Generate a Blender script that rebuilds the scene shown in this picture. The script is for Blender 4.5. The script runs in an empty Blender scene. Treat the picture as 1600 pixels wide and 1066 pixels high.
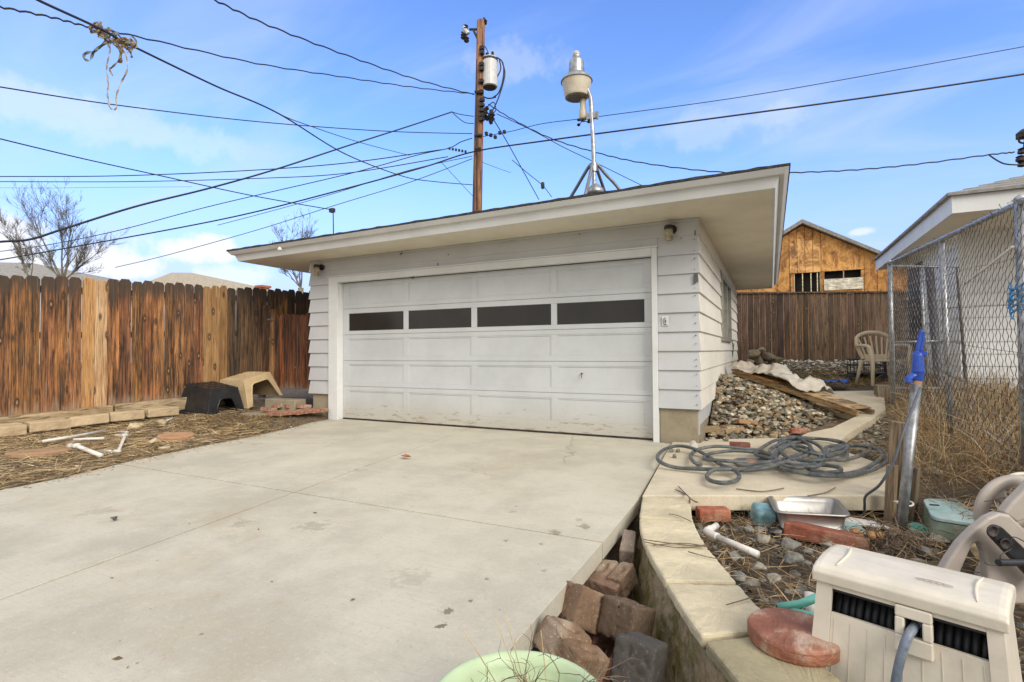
import bpy, bmesh, math, random
import numpy as np
from mathutils import Vector, Matrix, noise as mnoise
random.seed(7); RNG = np.random.default_rng(7)
S = bpy.context.scene
COL = S.collection
R = math.radians

# ------------------------------------------------------------------ camera
FPX, CX, CY, H = 814.0, 800.0, 533.0, 1.06
CM = Matrix(((0.89575075, 0.01419553, 0.44432993), (0.44451788, -0.01540409, -0.89563752), (-0.00586955, 0.99978058, -0.02010839)))
cam_d = bpy.data.cameras.new('camera'); cam = bpy.data.objects.new('camera', cam_d); COL.objects.link(cam)
mw = CM.to_4x4(); mw.translation = (0, 0, H); cam.matrix_world = mw
cam_d.sensor_width = 36; cam_d.lens = FPX / 1600 * 36; cam_d.clip_end = 2000; cam_d.clip_start = 0.05
S.camera = cam
# ------------------------------------------------------------------ world and sun
SUN_EL, SUN_AZ = 31, 124      # azimuth measured clockwise from +Y
S.view_settings.view_transform = 'Standard'; S.view_settings.look = 'None'
S.view_settings.exposure = 0.63; S.view_settings.gamma = 1.0
W = bpy.data.worlds.new('World'); S.world = W; W.use_nodes = True
wn, wl = W.node_tree.nodes, W.node_tree.links
wn.clear()
def wnode(t, **k):
    n = wn.new(t)
    for a, b in k.items(): setattr(n, a, b)
    return n
sky = wnode('ShaderNodeTexSky', sky_type='NISHITA', sun_disc=False, sun_elevation=R(SUN_EL), sun_rotation=R(SUN_AZ), air_density=1.0, dust_density=0.6, ozone_density=2.2)
hsv = wnode('ShaderNodeHueSaturation'); hsv.inputs['Hue'].default_value = 0.512; hsv.inputs['Saturation'].default_value = 1.12; hsv.inputs['Value'].default_value = 1.0
tc = wnode('ShaderNodeTexCoord')
def wmix(a, b, fac):
    m = wnode('ShaderNodeMix', data_type='RGBA')
    for s_, v in ((0, fac), (6, a), (7, b)):
        if hasattr(v, 'links'): wl.new(v, m.inputs[s_])
        elif s_ == 0: m.inputs[0].default_value = v
        else: m.inputs[s_].default_value = (*v, 1)
    return m.outputs[2]
def wramp(src, a, b):
    m = wnode('ShaderNodeMapRange', interpolation_type='SMOOTHSTEP'); wl.new(src, m.inputs[0])
    m.inputs[1].default_value = a; m.inputs[2].default_value = b; return m.outputs[0]
def wmath(op, a, b):
    m = wnode('ShaderNodeMath', operation=op)
    for i, v in enumerate((a, b)):
        if hasattr(v, 'links'): wl.new(v, m.inputs[i])
        else: m.inputs[i].default_value = v
    return m.outputs[0]
wl.new(sky.outputs[0], hsv.inputs['Color'])
sepw = wnode('ShaderNodeSeparateXYZ'); wl.new(tc.outputs['Generated'], sepw.inputs[0])
zz = wmath('MAXIMUM', sepw.outputs[2], 0.0)
# planar projection of the cloud deck
dz = wmath('ADD', zz, 0.16)
comb = wnode('ShaderNodeCombineXYZ')
wl.new(wmath('DIVIDE', sepw.outputs[0], dz), comb.inputs[0]); wl.new(wmath('DIVIDE', sepw.outputs[1], dz), comb.inputs[1])
mp = wnode('ShaderNodeMapping'); wl.new(comb.outputs[0], mp.inputs[0])
mp.inputs['Rotation'].default_value = (0, 0, R(28)); mp.inputs['Scale'].default_value = (0.75, 1.9, 1)
nz = wnode('ShaderNodeTexNoise'); wl.new(mp.outputs[0], nz.inputs['Vector']); nz.inputs['Scale'].default_value = 1.15; nz.inputs['Detail'].default_value = 7; nz.inputs['Roughness'].default_value = 0.52; nz.inputs['Distortion'].default_value = 0.7
wisps = wmath('MULTIPLY', wramp(nz.outputs[0], 0.44, 0.80), 0.55)
# low cumulus on the left horizon
n2 = wnode('ShaderNodeTexNoise'); wl.new(tc.outputs['Generated'], n2.inputs['Vector']); n2.inputs['Scale'].default_value = 5.5; n2.inputs['Detail'].default_value = 6; n2.inputs['Roughness'].default_value = 0.55
def cloud(px, py, rx, rz_, k):
    d_ = (CM @ Vector((px - CX, -(py - CY), -FPX))).normalized()
    v = wnode('ShaderNodeVectorMath', operation='SUBTRACT'); wl.new(tc.outputs['Generated'], v.inputs[0]); v.inputs[1].default_value = d_
    m_ = wnode('ShaderNodeVectorMath', operation='MULTIPLY'); wl.new(v.outputs[0], m_.inputs[0]); m_.inputs[1].default_value = (1 / rx, 1 / rx, 1 / rz_)
    l_ = wnode('ShaderNodeVectorMath', operation='LENGTH'); wl.new(m_.outputs[0], l_.inputs[0])
    q_ = wmath('ADD', l_.outputs['Value'], wmath('MULTIPLY', wmath('SUBTRACT', n2.outputs[0], 0.5), 3.2))
    return wmath('MULTIPLY', wramp(q_, 1.15, 0.35), k)
n2.inputs['Scale'].default_value = 14; n2.inputs['Roughness'].default_value = 0.62
cum = cloud(300, 388, .060, .026, .95)
for args in ((10, 385, .06, .04, .95), (165, 415, .08, .026, .9), (360, 432, .07, .02, .6), (1345, 362, .022, .007, .6), (1180, 185, .10, .02, .22), (800, 100, .10, .03, .22), (60, 165, .16, .03, .32), (190, 200, .14, .03, .28), (1110, 200, .12, .03, .2)):
    cum = wmath('MAXIMUM', cum, cloud(*args))
# bright thin overcast round the sun, widened over unseen sky as added fill light
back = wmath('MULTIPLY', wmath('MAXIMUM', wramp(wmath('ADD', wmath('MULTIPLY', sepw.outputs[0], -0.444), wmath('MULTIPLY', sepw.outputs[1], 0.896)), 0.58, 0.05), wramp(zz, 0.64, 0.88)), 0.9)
hz = wmath('MULTIPLY', wramp(zz, 0.40, 0.03), 0.90)
tn_ = wnode('ShaderNodeMix', data_type='RGBA', blend_type='MULTIPLY'); tn_.inputs[0].default_value = 1; wl.new(hsv.outputs[0], tn_.inputs[6]); tn_.inputs[7].default_value = (1.10, 1.25, 1.42, 1)
c1 = wmix(tn_.outputs[2], (2.2, 2.7, 4.6), hz)
c2 = wmix(c1, (3.15, 3.65, 4.95), wisps)
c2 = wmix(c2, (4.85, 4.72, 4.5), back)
c3 = wmix(c2, (4.5, 4.55, 4.9), cum)
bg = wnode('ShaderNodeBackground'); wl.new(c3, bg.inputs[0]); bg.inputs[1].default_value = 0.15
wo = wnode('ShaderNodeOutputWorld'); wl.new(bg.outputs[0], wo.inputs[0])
sd = bpy.data.lights.new('sun', 'SUN'); sun = bpy.data.objects.new('sun', sd); COL.objects.link(sun)
sd.energy = 1.75; sd.angle = R(30); sd.color = (1.0, 0.94, 0.85)
sv = Vector((math.sin(R(SUN_AZ)) * math.cos(R(SUN_EL)), math.cos(R(SUN_AZ)) * math.cos(R(SUN_EL)), math.sin(R(SUN_EL))))
sun.rotation_euler = sv.to_track_quat('Z', 'Y').to_euler()

# ------------------------------------------------------------------ measuring helpers (photo ray meets a known real plane)
def ray(px, py): return CM @ Vector((px - CX, -(py - CY), -FPX))
def at(px, py, z=0.0):
    r = ray(px, py); t = (z - H) / r.z; return Vector((0, 0, H)) + r * t
def aty(px, py, Y):
    r = ray(px, py); return Vector((0, 0, H)) + r * (Y / r.y)
def dp(px, py, d): return Vector((0, 0, H)) + ray(px, py) * (d / FPX)

# ------------------------------------------------------------------ mesh builder
class MB:
    def __init__(s): s.v = []; s.f = []; s.c = []; s.cur = (1, 1, 1)
    def add(s, vs, fs, col=None):
        n = len(s.v); s.v += [tuple(p) for p in vs]; s.f += [tuple(i + n for i in f) for f in fs]
        s.c += [col or s.cur] * len(vs)
    def box(s, c, size, rot=None, col=None, taper=1.0):
        x, y, z = [q / 2 for q in size]; vs = []
        for k in (-1, 1):
            t = taper if k > 0 else 1
            for a, b in ((-1, -1), (1, -1), (1, 1), (-1, 1)): vs.append(Vector((a * x * t, b * y * t, k * z)))
        if rot is not None: vs = [rot @ p for p in vs]
        c = Vector(c); vs = [p + c for p in vs]
        s.add(vs, [(3, 2, 1, 0), (4, 5, 6, 7), (0, 1, 5, 4), (1, 2, 6, 5), (2, 3, 7, 6), (3, 0, 4, 7)], col)
    def span(s, a, b, col=None):
        a = Vector(a); b = Vector(b); s.box((a + b) / 2, [abs(q) for q in (b - a)], None, col)
    def prism(s, poly, ext, col=None):      # poly: 3-D outline, ext: vector
        n = len(poly); ext = Vector(ext); vs = [Vector(p) for p in poly] + [Vector(p) + ext for p in poly]
        fs = [tuple(range(n))[::-1], tuple(range(n, 2 * n))] + [(i, (i + 1) % n, n + (i + 1) % n, n + i) for i in range(n)]
        s.add(vs, fs, col)
    def tube(s, pts, r, n=8, cap=True, col=None, closed=False):
        pts = [Vector(p) for p in pts]; m = len(pts)
        if m < 2: return
        rr = r if isinstance(r, (list, tuple)) else [r] * m
        vs = []; up = None
        for i, p in enumerate(pts):
            if closed: t = pts[(i + 1) % m] - pts[i - 1]
            else: t = pts[min(i + 1, m - 1)] - pts[max(i - 1, 0)]
            t = t.normalized() if t.length > 1e-9 else Vector((0, 0, 1))
            if up is None:
                up = Vector((0, 0, 1)) if abs(t.z) < 0.9 else Vector((1, 0, 0))
            a = t.cross(up)
            if a.length < 1e-6: a = t.cross(Vector((0.3, 1, 0.2)))
            a.normalize(); b = a.cross(t).normalized(); up = b
            for k in range(n):
                w = 2 * math.pi * k / n; vs.append(p + (a * math.cos(w) + b * math.sin(w)) * rr[i])
        fs = []
        for i in range(m if closed else m - 1):
            j = (i + 1) % m
            for k in range(n): fs.append((i * n + k, i * n + (k + 1) % n, j * n + (k + 1) % n, j * n + k))
        if cap and not closed: fs += [tuple(range(n))[::-1], tuple((m - 1) * n + k for k in range(n))]
        s.add(vs, fs, col)
    def lathe(s, prof, c=(0, 0, 0), n=24, M=None, col=None):
        vs = []; c = Vector(c)
        for r, z in prof:
            for k in range(n):
                w = 2 * math.pi * k / n; p = Vector((r * math.cos(w), r * math.sin(w), z))
                if M is not None: p = M @ p
                vs.append(p + c)
        fs = []
        for i in range(len(prof) - 1):
            for k in range(n): fs.append((i * n + k, i * n + (k + 1) % n, (i + 1) * n + (k + 1) % n, (i + 1) * n + k))
        if prof[0][0] > 1e-4: fs.append(tuple(range(n))[::-1])
        if prof[-1][0] > 1e-4: fs.append(tuple((len(prof) - 1) * n + k for k in range(n)))
        s.add(vs, fs, col)
    def rock(s, c, size, proto=None, rz=None, tilt=0.3, col=None):
        vs, fs = ROCKS[random.randrange(len(ROCKS)) if proto is None else proto]
        M = Matrix.Rotation(random.uniform(0, 6.28) if rz is None else rz, 3, 'Z') @ Matrix.Rotation(random.uniform(-tilt, tilt), 3, 'X')
        c = Vector(c); s.add([M @ Vector((p[0] * size[0], p[1] * size[1], p[2] * size[2])) + c for p in vs], fs, col)
    def build(s, name, mat, parent=None, bevel=0, smooth=False, seg=2, solid=0):
        me = bpy.data.meshes.new(name); me.from_pydata(s.v, [], s.f); me.update()
        at_ = me.color_attributes.new('tint', 'FLOAT_COLOR', 'POINT')
        arr = np.ones((len(s.v), 4), np.float32)
        if s.c: arr[:, :3] = np.array(s.c, np.float32)[:, :3]
        at_.data.foreach_set('color', arr.ravel())
        me.materials.append(mat)
        if smooth: me.polygons.foreach_set('use_smooth', [True] * len(me.polygons))
        o = bpy.data.objects.new(name, me); COL.objects.link(o)
        if parent is not None: o.parent = parent; o.matrix_parent_inverse = Matrix.Translation(-parent.location) if parent.type == 'EMPTY' else Matrix()
        if solid: md = o.modifiers.new('thick', 'SOLIDIFY'); md.thickness = solid; md.offset = -1
        if bevel: md = o.modifiers.new('bevel', 'BEVEL'); md.width = bevel; md.segments = seg; md.limit_method = 'ANGLE'; md.angle_limit = R(35)
        return o
    # build every primitive added as an object of its own
def build_parts(mb, name, mat, parent, group=1, **k):
    off = 0; n = len(mb.v)
    # connected pieces by union of faces
    par = list(range(n))
    def find(i):
        while par[i] != i: par[i] = par[par[i]]; i = par[i]
        return i
    for f in mb.f:
        a = find(f[0])
        for j in f[1:]: par[find(j)] = a
    comps = {}
    for i in range(n): comps.setdefault(find(i), []).append(i)
    for c in comps.values():
        mp_ = {v: i for i, v in enumerate(c)}; m = MB(); m.v = [mb.v[i] for i in c]; m.c = [mb.c[i] for i in c]; m.f = [tuple(mp_[j] for j in f) for f in mb.f if f[0] in mp_]; m.build(name, mat, parent, **k)
def make_rocks():
    out = []
    for k in range(16):
        bm = bmesh.new()
        n = random.randint(11, 18)
        for i in range(n):
            v = Vector((random.gauss(0, 1), random.gauss(0, 1), random.gauss(0, 1))).normalized() * random.uniform(0.42, 0.56)
            bm.verts.new(v)
        bmesh.ops.convex_hull(bm, input=bm.verts)
        bmesh.ops.bevel(bm, geom=list(bm.edges), offset=0.05, segments=1, affect='EDGES', clamp_overlap=True)
        bm.verts.ensure_lookup_table()
        for i, v in enumerate(bm.verts): v.index = i
        out.append(([tuple(v.co) for v in bm.verts], [tuple(v.index for v in f.verts) for f in bm.faces])); bm.free()
    return out
ROCKS = make_rocks()

def rough(o, lv=3, st=.006, size=.04, det=3):
    t = bpy.data.textures.new('grit', 'CLOUDS'); t.noise_scale = size; t.noise_depth = det
    a = o.modifiers.new('sub', 'SUBSURF'); a.subdivision_type = 'SIMPLE'; a.levels = lv; a.render_levels = lv
    d = o.modifiers.new('grit', 'DISPLACE'); d.texture = t; d.strength = st; d.mid_level = .5; d.texture_coords = 'GLOBAL'
    return o
def tag(o, label=None, cat=None, group=None, kind=None):
    if label: o['label'] = label
    if cat: o['category'] = cat
    if group: o['group'] = group
    if kind: o['kind'] = kind
    return o
def thing(name, loc, label, cat, group=None):
    o = bpy.data.objects.new(name, None); COL.objects.link(o); o.location = loc; o.empty_display_size = 0.1
    return tag(o, label, cat, group)

# ------------------------------------------------------------------ materials
class Mat:
    def __init__(s, name):
        s.m = bpy.data.materials.new(name); s.m.use_nodes = True; s.n = s.m.node_tree.nodes; s.l = s.m.node_tree.links
        s.p = s.n['Principled BSDF']; s.co = s.n.new('ShaderNodeTexCoord')
    def mapping(s, scale=(1, 1, 1), rot=(0, 0, 0), loc=(0, 0, 0)):
        m = s.n.new('ShaderNodeMapping'); s.l.new(s.co.outputs['Object'], m.inputs[0])
        m.inputs['Scale'].default_value = scale; m.inputs['Rotation'].default_value = rot; m.inputs['Location'].default_value = loc
        return m.outputs[0]
    def noise(s, sc, det=4, rough=0.5, vec=None, dist=0, out=0):
        n = s.n.new('ShaderNodeTexNoise'); s.l.new(vec or s.co.outputs['Object'], n.inputs['Vector'])
        n.inputs['Scale'].default_value = sc; n.inputs['Detail'].default_value = det; n.inputs['Roughness'].default_value = rough; n.inputs['Distortion'].default_value = dist
        return n.outputs[out]
    def vor(s, sc, vec=None, feat='F1', out='Distance', rand=1.0):
        n = s.n.new('ShaderNodeTexVoronoi'); n.feature = feat; s.l.new(vec or s.co.outputs['Object'], n.inputs['Vector']); n.inputs['Scale'].default_value = sc; n.inputs['Randomness'].default_value = rand
        return n.outputs[out]
    def ramp(s, src, a, b, lo=0.0, hi=1.0):
        m = s.n.new('ShaderNodeMapRange'); m.interpolation_type = 'SMOOTHSTEP'; s.l.new(src, m.inputs[0])
        for i, v in zip((1, 2, 3, 4), (a, b, lo, hi)): m.inputs[i].default_value = v
        return m.outputs[0]
    def mix(s, a, b, fac, mode='MIX'):
        m = s.n.new('ShaderNodeMix'); m.data_type = 'RGBA'; m.blend_type = mode
        for i, v in ((0, fac), (6, a), (7, b)):
            if hasattr(v, 'links'): s.l.new(v, m.inputs[i])
            elif i == 0: m.inputs[0].default_value = v
            else: m.inputs[i].default_value = (*v, 1)
        return m.outputs[2]
    def math(s, op, a, b=0.0):
        m = s.n.new('ShaderNodeMath'); m.operation = op
        for i, v in enumerate((a, b)):
            if hasattr(v, 'links'): s.l.new(v, m.inputs[i])
            else: m.inputs[i].default_value = v
        return m.outputs[0]
    def xyz(s):
        n = s.n.new('ShaderNodeSeparateXYZ'); s.l.new(s.co.outputs['Object'], n.inputs[0]); return n.outputs
    def tint(s):
        n = s.n.new('ShaderNodeVertexColor'); n.layer_name = 'tint'; return n.outputs[0]
    def set(s, col=None, rough=None, metal=None, bump=None, bstr=0.3, bdist=0.01, spec=None):
        for k, v in (('Base Color', col), ('Roughness', rough), ('Metallic', metal), ('Specular IOR Level', spec)):
            if v is None: continue
            if hasattr(v, 'links'): s.l.new(v, s.p.inputs[k])
            else: s.p.inputs[k].default_value = (*v, 1) if isinstance(v, tuple) else v
        if bump is not None:
            b = s.n.new('ShaderNodeBump'); b.inputs['Strength'].default_value = bstr; b.inputs['Distance'].default_value = bdist
            s.l.new(bump, b.inputs['Height']); s.l.new(b.outputs[0], s.p.inputs['Normal'])
        return s.m
def M_simple(name, col, rough=0.6, metal=0.0, var=0.12, sc=12, bump=0.15, bsc=60, tint=False, dirt=None, spec=None):
    m = Mat(name); dark = tuple(c * (1 - var * 2) for c in col); lite = tuple(min(1, c * (1 + var)) for c in col)
    c = m.mix(dark, lite, m.ramp(m.noise(sc, 5, 0.6), 0.3, 0.7))
    c = m.mix(c, dark, m.math('MULTIPLY', m.ramp(m.noise(sc * 6, 4, 0.7), 0.50, 0.68), min(1, var * 4)))
    if dirt: c = m.mix(c, dirt, m.math('MULTIPLY', m.ramp(m.noise(sc * 0.35, 6, 0.65), 0.48, 0.72), 0.7))
    if tint: c = m.mix(c, m.tint(), 1.0, 'MULTIPLY')
    return m.set(c, rough, metal, m.noise(bsc, 4, 0.6), bump, 0.01, spec)

def M_paint(name, base, chips=False, grime=0.5):
    m = Mat(name); x = m.xyz()
    c = m.mix(base, tuple(b * 0.90 for b in base), m.ramp(m.noise(2.2, 6, 0.6), 0.35, 0.7))
    c = m.mix(c, (0.48, 0.43, 0.33), m.math('MULTIPLY', m.ramp(m.noise(1.2, 7, 0.65, m.mapping((1, 1, 2.5))), 0.48, 0.78), grime * 0.55))
    # drip streaks and splash dirt
    st = m.noise(16, 4, 0.6, m.mapping((1, 1, 0.08)))
    c = m.mix(c, (0.42, 0.38, 0.29), m.math('MULTIPLY', m.ramp(st, 0.56, 0.8), grime * 0.35))
    sp = m.noise(75, 2, 0.5)
    c = m.mix(c, (0.2, 0.16, 0.11), m.math('MULTIPLY', m.ramp(sp, 0.74, 0.78), 0.6))
    if chips:
        lo = m.ramp(x[2], 1.0, 0.0)
        ch = m.math('ADD', m.noise(9, 8, 0.72, m.mapping((0.5, 1, 2.6))), m.math('MULTIPLY', m.math('POWER', lo, 3.0), 0.19))
        c = m.mix(c, (0.30, 0.24, 0.15), m.ramp(ch, 0.73, 0.76))
        c = m.mix(c, (0.42, 0.36, 0.25), m.math('MULTIPLY', m.math('POWER', lo, 5.0), 0.55))
    return m.set(c, 0.55, 0, m.noise(90, 5, 0.6, m.mapping((1, 1, 0.3))), 0.12, 0.004)
def M_wood(name, dark, lite, grey=None, gam=0.0, ends=None, knots=True, tint=True, horizontal=False, sc=1.0):
    m = Mat(name); st = (1, 1, 0.05) if not horizontal else (0.05, 0.05, 1)
    def off_(v_):
        if not tint: return v_
        a = m.n.new('ShaderNodeVectorMath'); a.operation = 'MULTIPLY_ADD'; m.l.new(m.tint(), a.inputs[0]); a.inputs[1].default_value = (37, 53, 41); m.l.new(v_, a.inputs[2]); return a.outputs[0]
    v = off_(m.mapping(tuple(q * 34 * sc for q in st))); g = m.noise(1, 8, 0.72, v, 0.5)
    v2 = off_(m.mapping(tuple(q * 130 * sc for q in (st[0], st[1], st[2] * .5)))); g2 = m.noise(1, 3, 0.6, v2)
    big = m.noise(1.6, 4, 0.6, off_(m.mapping((3, 3, 0.8))))
    c = m.mix(dark, lite, m.ramp(m.math('ADD', m.math('MULTIPLY', g, 0.7), m.math('MULTIPLY', big, 0.35)), 0.40, 0.68))
    c = m.mix(c, tuple(q * 0.35 for q in dark), m.math('MULTIPLY', m.ramp(g2, 0.52, 0.64), 0.8))
    if tint: c = m.mix(c, m.tint(), 1.0, 'MULTIPLY')
    bh = m.math('ADD', g2, m.math('MULTIPLY', g, 1.2))
    if knots:
        kv = off_(m.mapping((6.5, 6.5, 2.6))); kd = m.vor(1.0, kv)
        c = m.mix(c, (0.035, 0.018, 0.010), m.math('MULTIPLY', m.ramp(kd, 0.24, 0.10), 0.85))
        c = m.mix(c, (0.33, 0.20, 0.10), m.math('MULTIPLY', m.ramp(kd, 0.085, 0.05), 0.9))
    if ends:
        x = m.xyz(); rel = m.math('SUBTRACT', x[2], m.math('MULTIPLY', x[1], ends[1])); jit = m.math('MULTIPLY', m.noise(1, 4, .6, off_(m.mapping((20, 20, 1.2)))), .75)
        c = m.mix(c, (0.055, 0.038, 0.026), m.math('MULTIPLY', m.ramp(m.math('ADD', rel, jit), ends[0] + .12, ends[0] + .34), 0.88))
        c = m.mix(c, (0.42, 0.33, 0.24), m.math('MULTIPLY', m.ramp(m.math('SUBTRACT', rel, m.math('MULTIPLY', jit, .9)), ends[2] - .30, ends[2] - .46), 0.35))
        c = m.mix(c, (0.50, 0.42, 0.34), m.math('MULTIPLY', m.ramp(m.noise(1, 3, .6, off_(m.mapping((60, 60, .9)))), .66, .74), .55))
    if grey:
        c = m.mix(c, grey, m.math('MULTIPLY', m.ramp(m.noise(2.5, 5, 0.6), 0.4, 0.7), gam))
    return m.set(c, 0.8, 0, bh, 0.35, 0.006)

def M_concrete(name, base, stain, sc=1.0, stains=None, tint=False, moss=None, rough=0.85, fleck=None):
    m = Mat(name)
    c = m.mix(base, tuple(b * 0.80 for b in base), m.ramp(m.noise(1.3 * sc, 10, 0.72), 0.40, 0.62))
    c = m.mix(c, stain, m.math('MULTIPLY', m.ramp(m.noise(0.75 * sc, 9, 0.7, None, 0.6), 0.50, 0.74), 0.55))
    c = m.mix(c, tuple(b * 1.12 for b in base), m.math('MULTIPLY', m.ramp(m.noise(0.55 * sc, 6, 0.6, m.mapping((1, 0.35, 1), (0, 0, 0.3))), 0.5, 0.7), 0.5))
    c = m.mix(c, tuple(b * 0.55 for b in base), m.math('MULTIPLY', m.ramp(m.noise(140, 2, 0.5), 0.60, 0.75), 0.35))
    c = m.mix(c, tuple(b * 0.45 for b in stain), m.math('MULTIPLY', m.ramp(m.noise(11, 4, 0.7), 0.70, 0.76), 0.35))
    c = m.mix(c, tuple(b * 0.6 for b in stain), m.math('MULTIPLY', m.ramp(m.vor(55, None, 'F1'), 0.16, 0.08), m.math('MULTIPLY', m.ramp(m.noise(4, 3, .6), .5, .7), .55)))
    c = m.mix(c, tuple(b * 1.25 for b in base), m.math('MULTIPLY', m.ramp(m.noise(300, 2, .5), .58, .7), .35))
    c = m.mix(c, tuple(b * .62 for b in base), m.math('MULTIPLY', m.ramp(m.noise(38, 8, .8), .54, .64), .50))
    c = m.mix(c, tuple(b * 1.22 for b in base), m.math('MULTIPLY', m.ramp(m.noise(45, 6, .8, m.mapping((1, 1, 1), (0, 0, 0), (9, 3, 1))), .54, .66), .45))
    sweep = m.noise(1, 3, .6, m.mapping((3, 90, 3), (0, 0, .12)))
    c = m.mix(c, tuple(b * .80 for b in base), m.math('MULTIPLY', m.ramp(sweep, .5, .66), .30))
    rg = rough
    if stains:
        c = m.mix(c, (0.42, 0.27, 0.13), m.math('MULTIPLY', m.ramp(m.noise(2.2, 8, .75, None, .8), .58, .72), .42))
        ck = m.vor(.42, None, 'DISTANCE_TO_EDGE'); wv = m.n.new('ShaderNodeVectorMath'); wv.operation = 'MULTIPLY_ADD'; m.l.new(m.noise(2.5, 6, .7, out=1), wv.inputs[0]); wv.inputs[1].default_value = (.55, .55, 0); m.l.new(m.co.outputs['Object'], wv.inputs[2]); ck = m.vor(.36, wv.outputs[0], 'DISTANCE_TO_EDGE')
        c = m.mix(c, (.22, .18, .13), m.math('MULTIPLY', m.ramp(ck, .0045, .001), m.math('MULTIPLY', m.ramp(m.noise(.5, 3, .5), .50, .58), .7)))
    if stains:
        tot = None
        for (px, py, r, k) in stains:
            p = at(px, py, 0)
            d = m.n.new('ShaderNodeVectorMath'); d.operation = 'DISTANCE'; m.l.new(m.co.outputs['Object'], d.inputs[0]); d.inputs[1].default_value = p
            q = m.math('ADD', m.math('DIVIDE', d.outputs['Value'], r), m.math('MULTIPLY', m.math('SUBTRACT', m.noise(.9 / r + 9, 7, 0.7), 0.5), 5.0))
            w = m.math('MULTIPLY', m.ramp(q, 0.75, 0.55), k)
            tot = w if tot is None else m.math('MAXIMUM', tot, w)
        c = m.mix(c, (0.17, 0.135, 0.08), tot)
    if moss: c = m.mix(c, moss, m.ramp(m.noise(5, 9, 0.78), 0.46, 0.58))
    if fleck: c = m.mix(c, fleck, m.math('MULTIPLY', m.ramp(m.noise(85, 5, .7), .57, .66), .7))
    if tint: c = m.mix(c, m.tint(), 1.0, 'MULTIPLY')
    return m.set(c, rg, 0, m.math('ADD', m.noise(160, 4, 0.6), m.math('MULTIPLY', m.noise(9, 6, 0.6), 1.3)), 0.22, 0.006)

MAT = {}
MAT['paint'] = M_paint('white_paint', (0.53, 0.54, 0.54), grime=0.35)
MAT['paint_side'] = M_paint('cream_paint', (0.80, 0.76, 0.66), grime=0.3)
MAT['paint_trim'] = M_paint('trim_paint', (0.70, 0.71, 0.69), grime=0.35, chips=False)
MAT['paint_door'] = M_paint('door_paint', (0.55, 0.57, 0.57), chips=True, grime=0.25)
MAT['soffit'] = M_paint('soffit_paint', (0.80, 0.74, 0.60), grime=0.4)
MAT['slab'] = M_concrete('driveway_concrete', (0.56, 0.52, 0.415), (0.40, 0.31, 0.19), stains=[(700, 955, .035, .8), (735, 938, .02, .8), (690, 978, .028, .9), (915, 822, .055, .6), (868, 832, .05, .6), (790, 845, .02, .6), (845, 850, .02, .6), (905, 812, .03, .5), (920, 888, .02, .6), (375, 818, .09, .30), (490, 822, .11, .32), (150, 800, .12, .22), (560, 735, .10, .2), (640, 905, .12, .2), (760, 905, .015, .7), (850, 892, .02, .45), (800, 800, .03, .35)])
MAT['walk'] = M_concrete('walkway_concrete', (0.64, 0.56, 0.41), (0.34, 0.26, 0.15))
MAT['cap'] = M_concrete('capstone_concrete', (0.60, 0.53, 0.37), (0.33, 0.25, 0.13), sc=2.2, tint=True)
MAT['found'] = M_concrete('foundation_concrete', (0.33, 0.28, 0.19), (0.16, 0.12, 0.07), sc=3)
MAT['moss'] = M_concrete('mossy_concrete', (0.36, 0.28, 0.17), (0.13, 0.09, 0.055), sc=4, moss=(0.155, 0.135, 0.035), fleck=(.06, .045, .03))
MAT['block'] = M_concrete('paver_block', (0.42, 0.33, 0.21), (0.24, 0.18, 0.12), sc=3, tint=True)
MAT['brownblock'] = M_concrete('brown_paver', (0.165, 0.12, 0.088), (0.09, 0.05, 0.035), sc=9, tint=True, fleck=(.34, .29, .23))
MAT['brick'] = M_simple('red_brick', (0.36, 0.115, 0.065), 0.85, var=0.18, sc=20, bump=0.4, bsc=110, tint=True, dirt=(0.42, 0.30, 0.20))
MAT['rock'] = M_simple('rock', (0.30, 0.28, 0.235), 0.85, var=0.22, sc=22, bump=0.35, bsc=70, tint=True)
MAT['shingle'] = M_simple('asphalt_shingle', (0.055, 0.052, 0.05), 0.9, var=0.35, sc=40, bump=0.6, bsc=200)
MAT['shingle_tan'] = M_simple('tan_shingle', (0.42, 0.36, 0.27), 0.9, var=0.12, sc=9, bump=0.5, bsc=60)
MAT['shingle_grey'] = M_simple('grey_shingle', (0.30, 0.285, 0.26), 0.9, var=0.15, sc=9, bump=0.5, bsc=60)
MAT['glass'] = M_simple('dark_glass', (0.030, 0.027, 0.023), 0.12, var=0.08, sc=2.5, bump=0.0, bsc=6, spec=0.3)
MAT['galv'] = M_simple('galvanised_steel', (0.42, 0.43, 0.44), 0.42, 0.75, var=0.2, sc=16, bump=0.08, dirt=(0.22, 0.2, 0.18))
MAT['steel'] = M_simple('stainless_steel', (0.42, 0.40, 0.37), 0.42, 0.9, var=0.08, sc=6, bump=0.05, bsc=30)
MAT['chain'] = M_simple('chain_link_wire', (0.20, 0.19, 0.175), 0.55, 0.5, var=0.3, sc=8, bump=0.0)
MAT['rust'] = M_simple('dark_iron', (0.06, 0.05, 0.045), 0.6, 0.4, var=0.3)
MAT['cable'] = M_simple('black_cable', (0.018, 0.018, 0.02), 0.6, var=0.1)
MAT['cable_grey'] = M_simple('grey_cable', (0.11, 0.12, 0.14), 0.6, var=0.1)
MAT['hose'] = M_simple('grey_hose', (0.105, 0.115, 0.115), 0.5, var=0.25, sc=14, bump=0.1, dirt=(0.24, 0.21, 0.17))
MAT['beige'] = M_simple('beige_plastic', (0.69, 0.63, 0.52), 0.42, var=0.06, sc=5, bump=0.04, bsc=150, dirt=(0.42, 0.36, 0.28))
MAT['taupe'] = M_simple('taupe_plastic', (0.43, 0.375, 0.32), 0.42, var=0.06, sc=5, bump=0.04, bsc=150)
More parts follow.
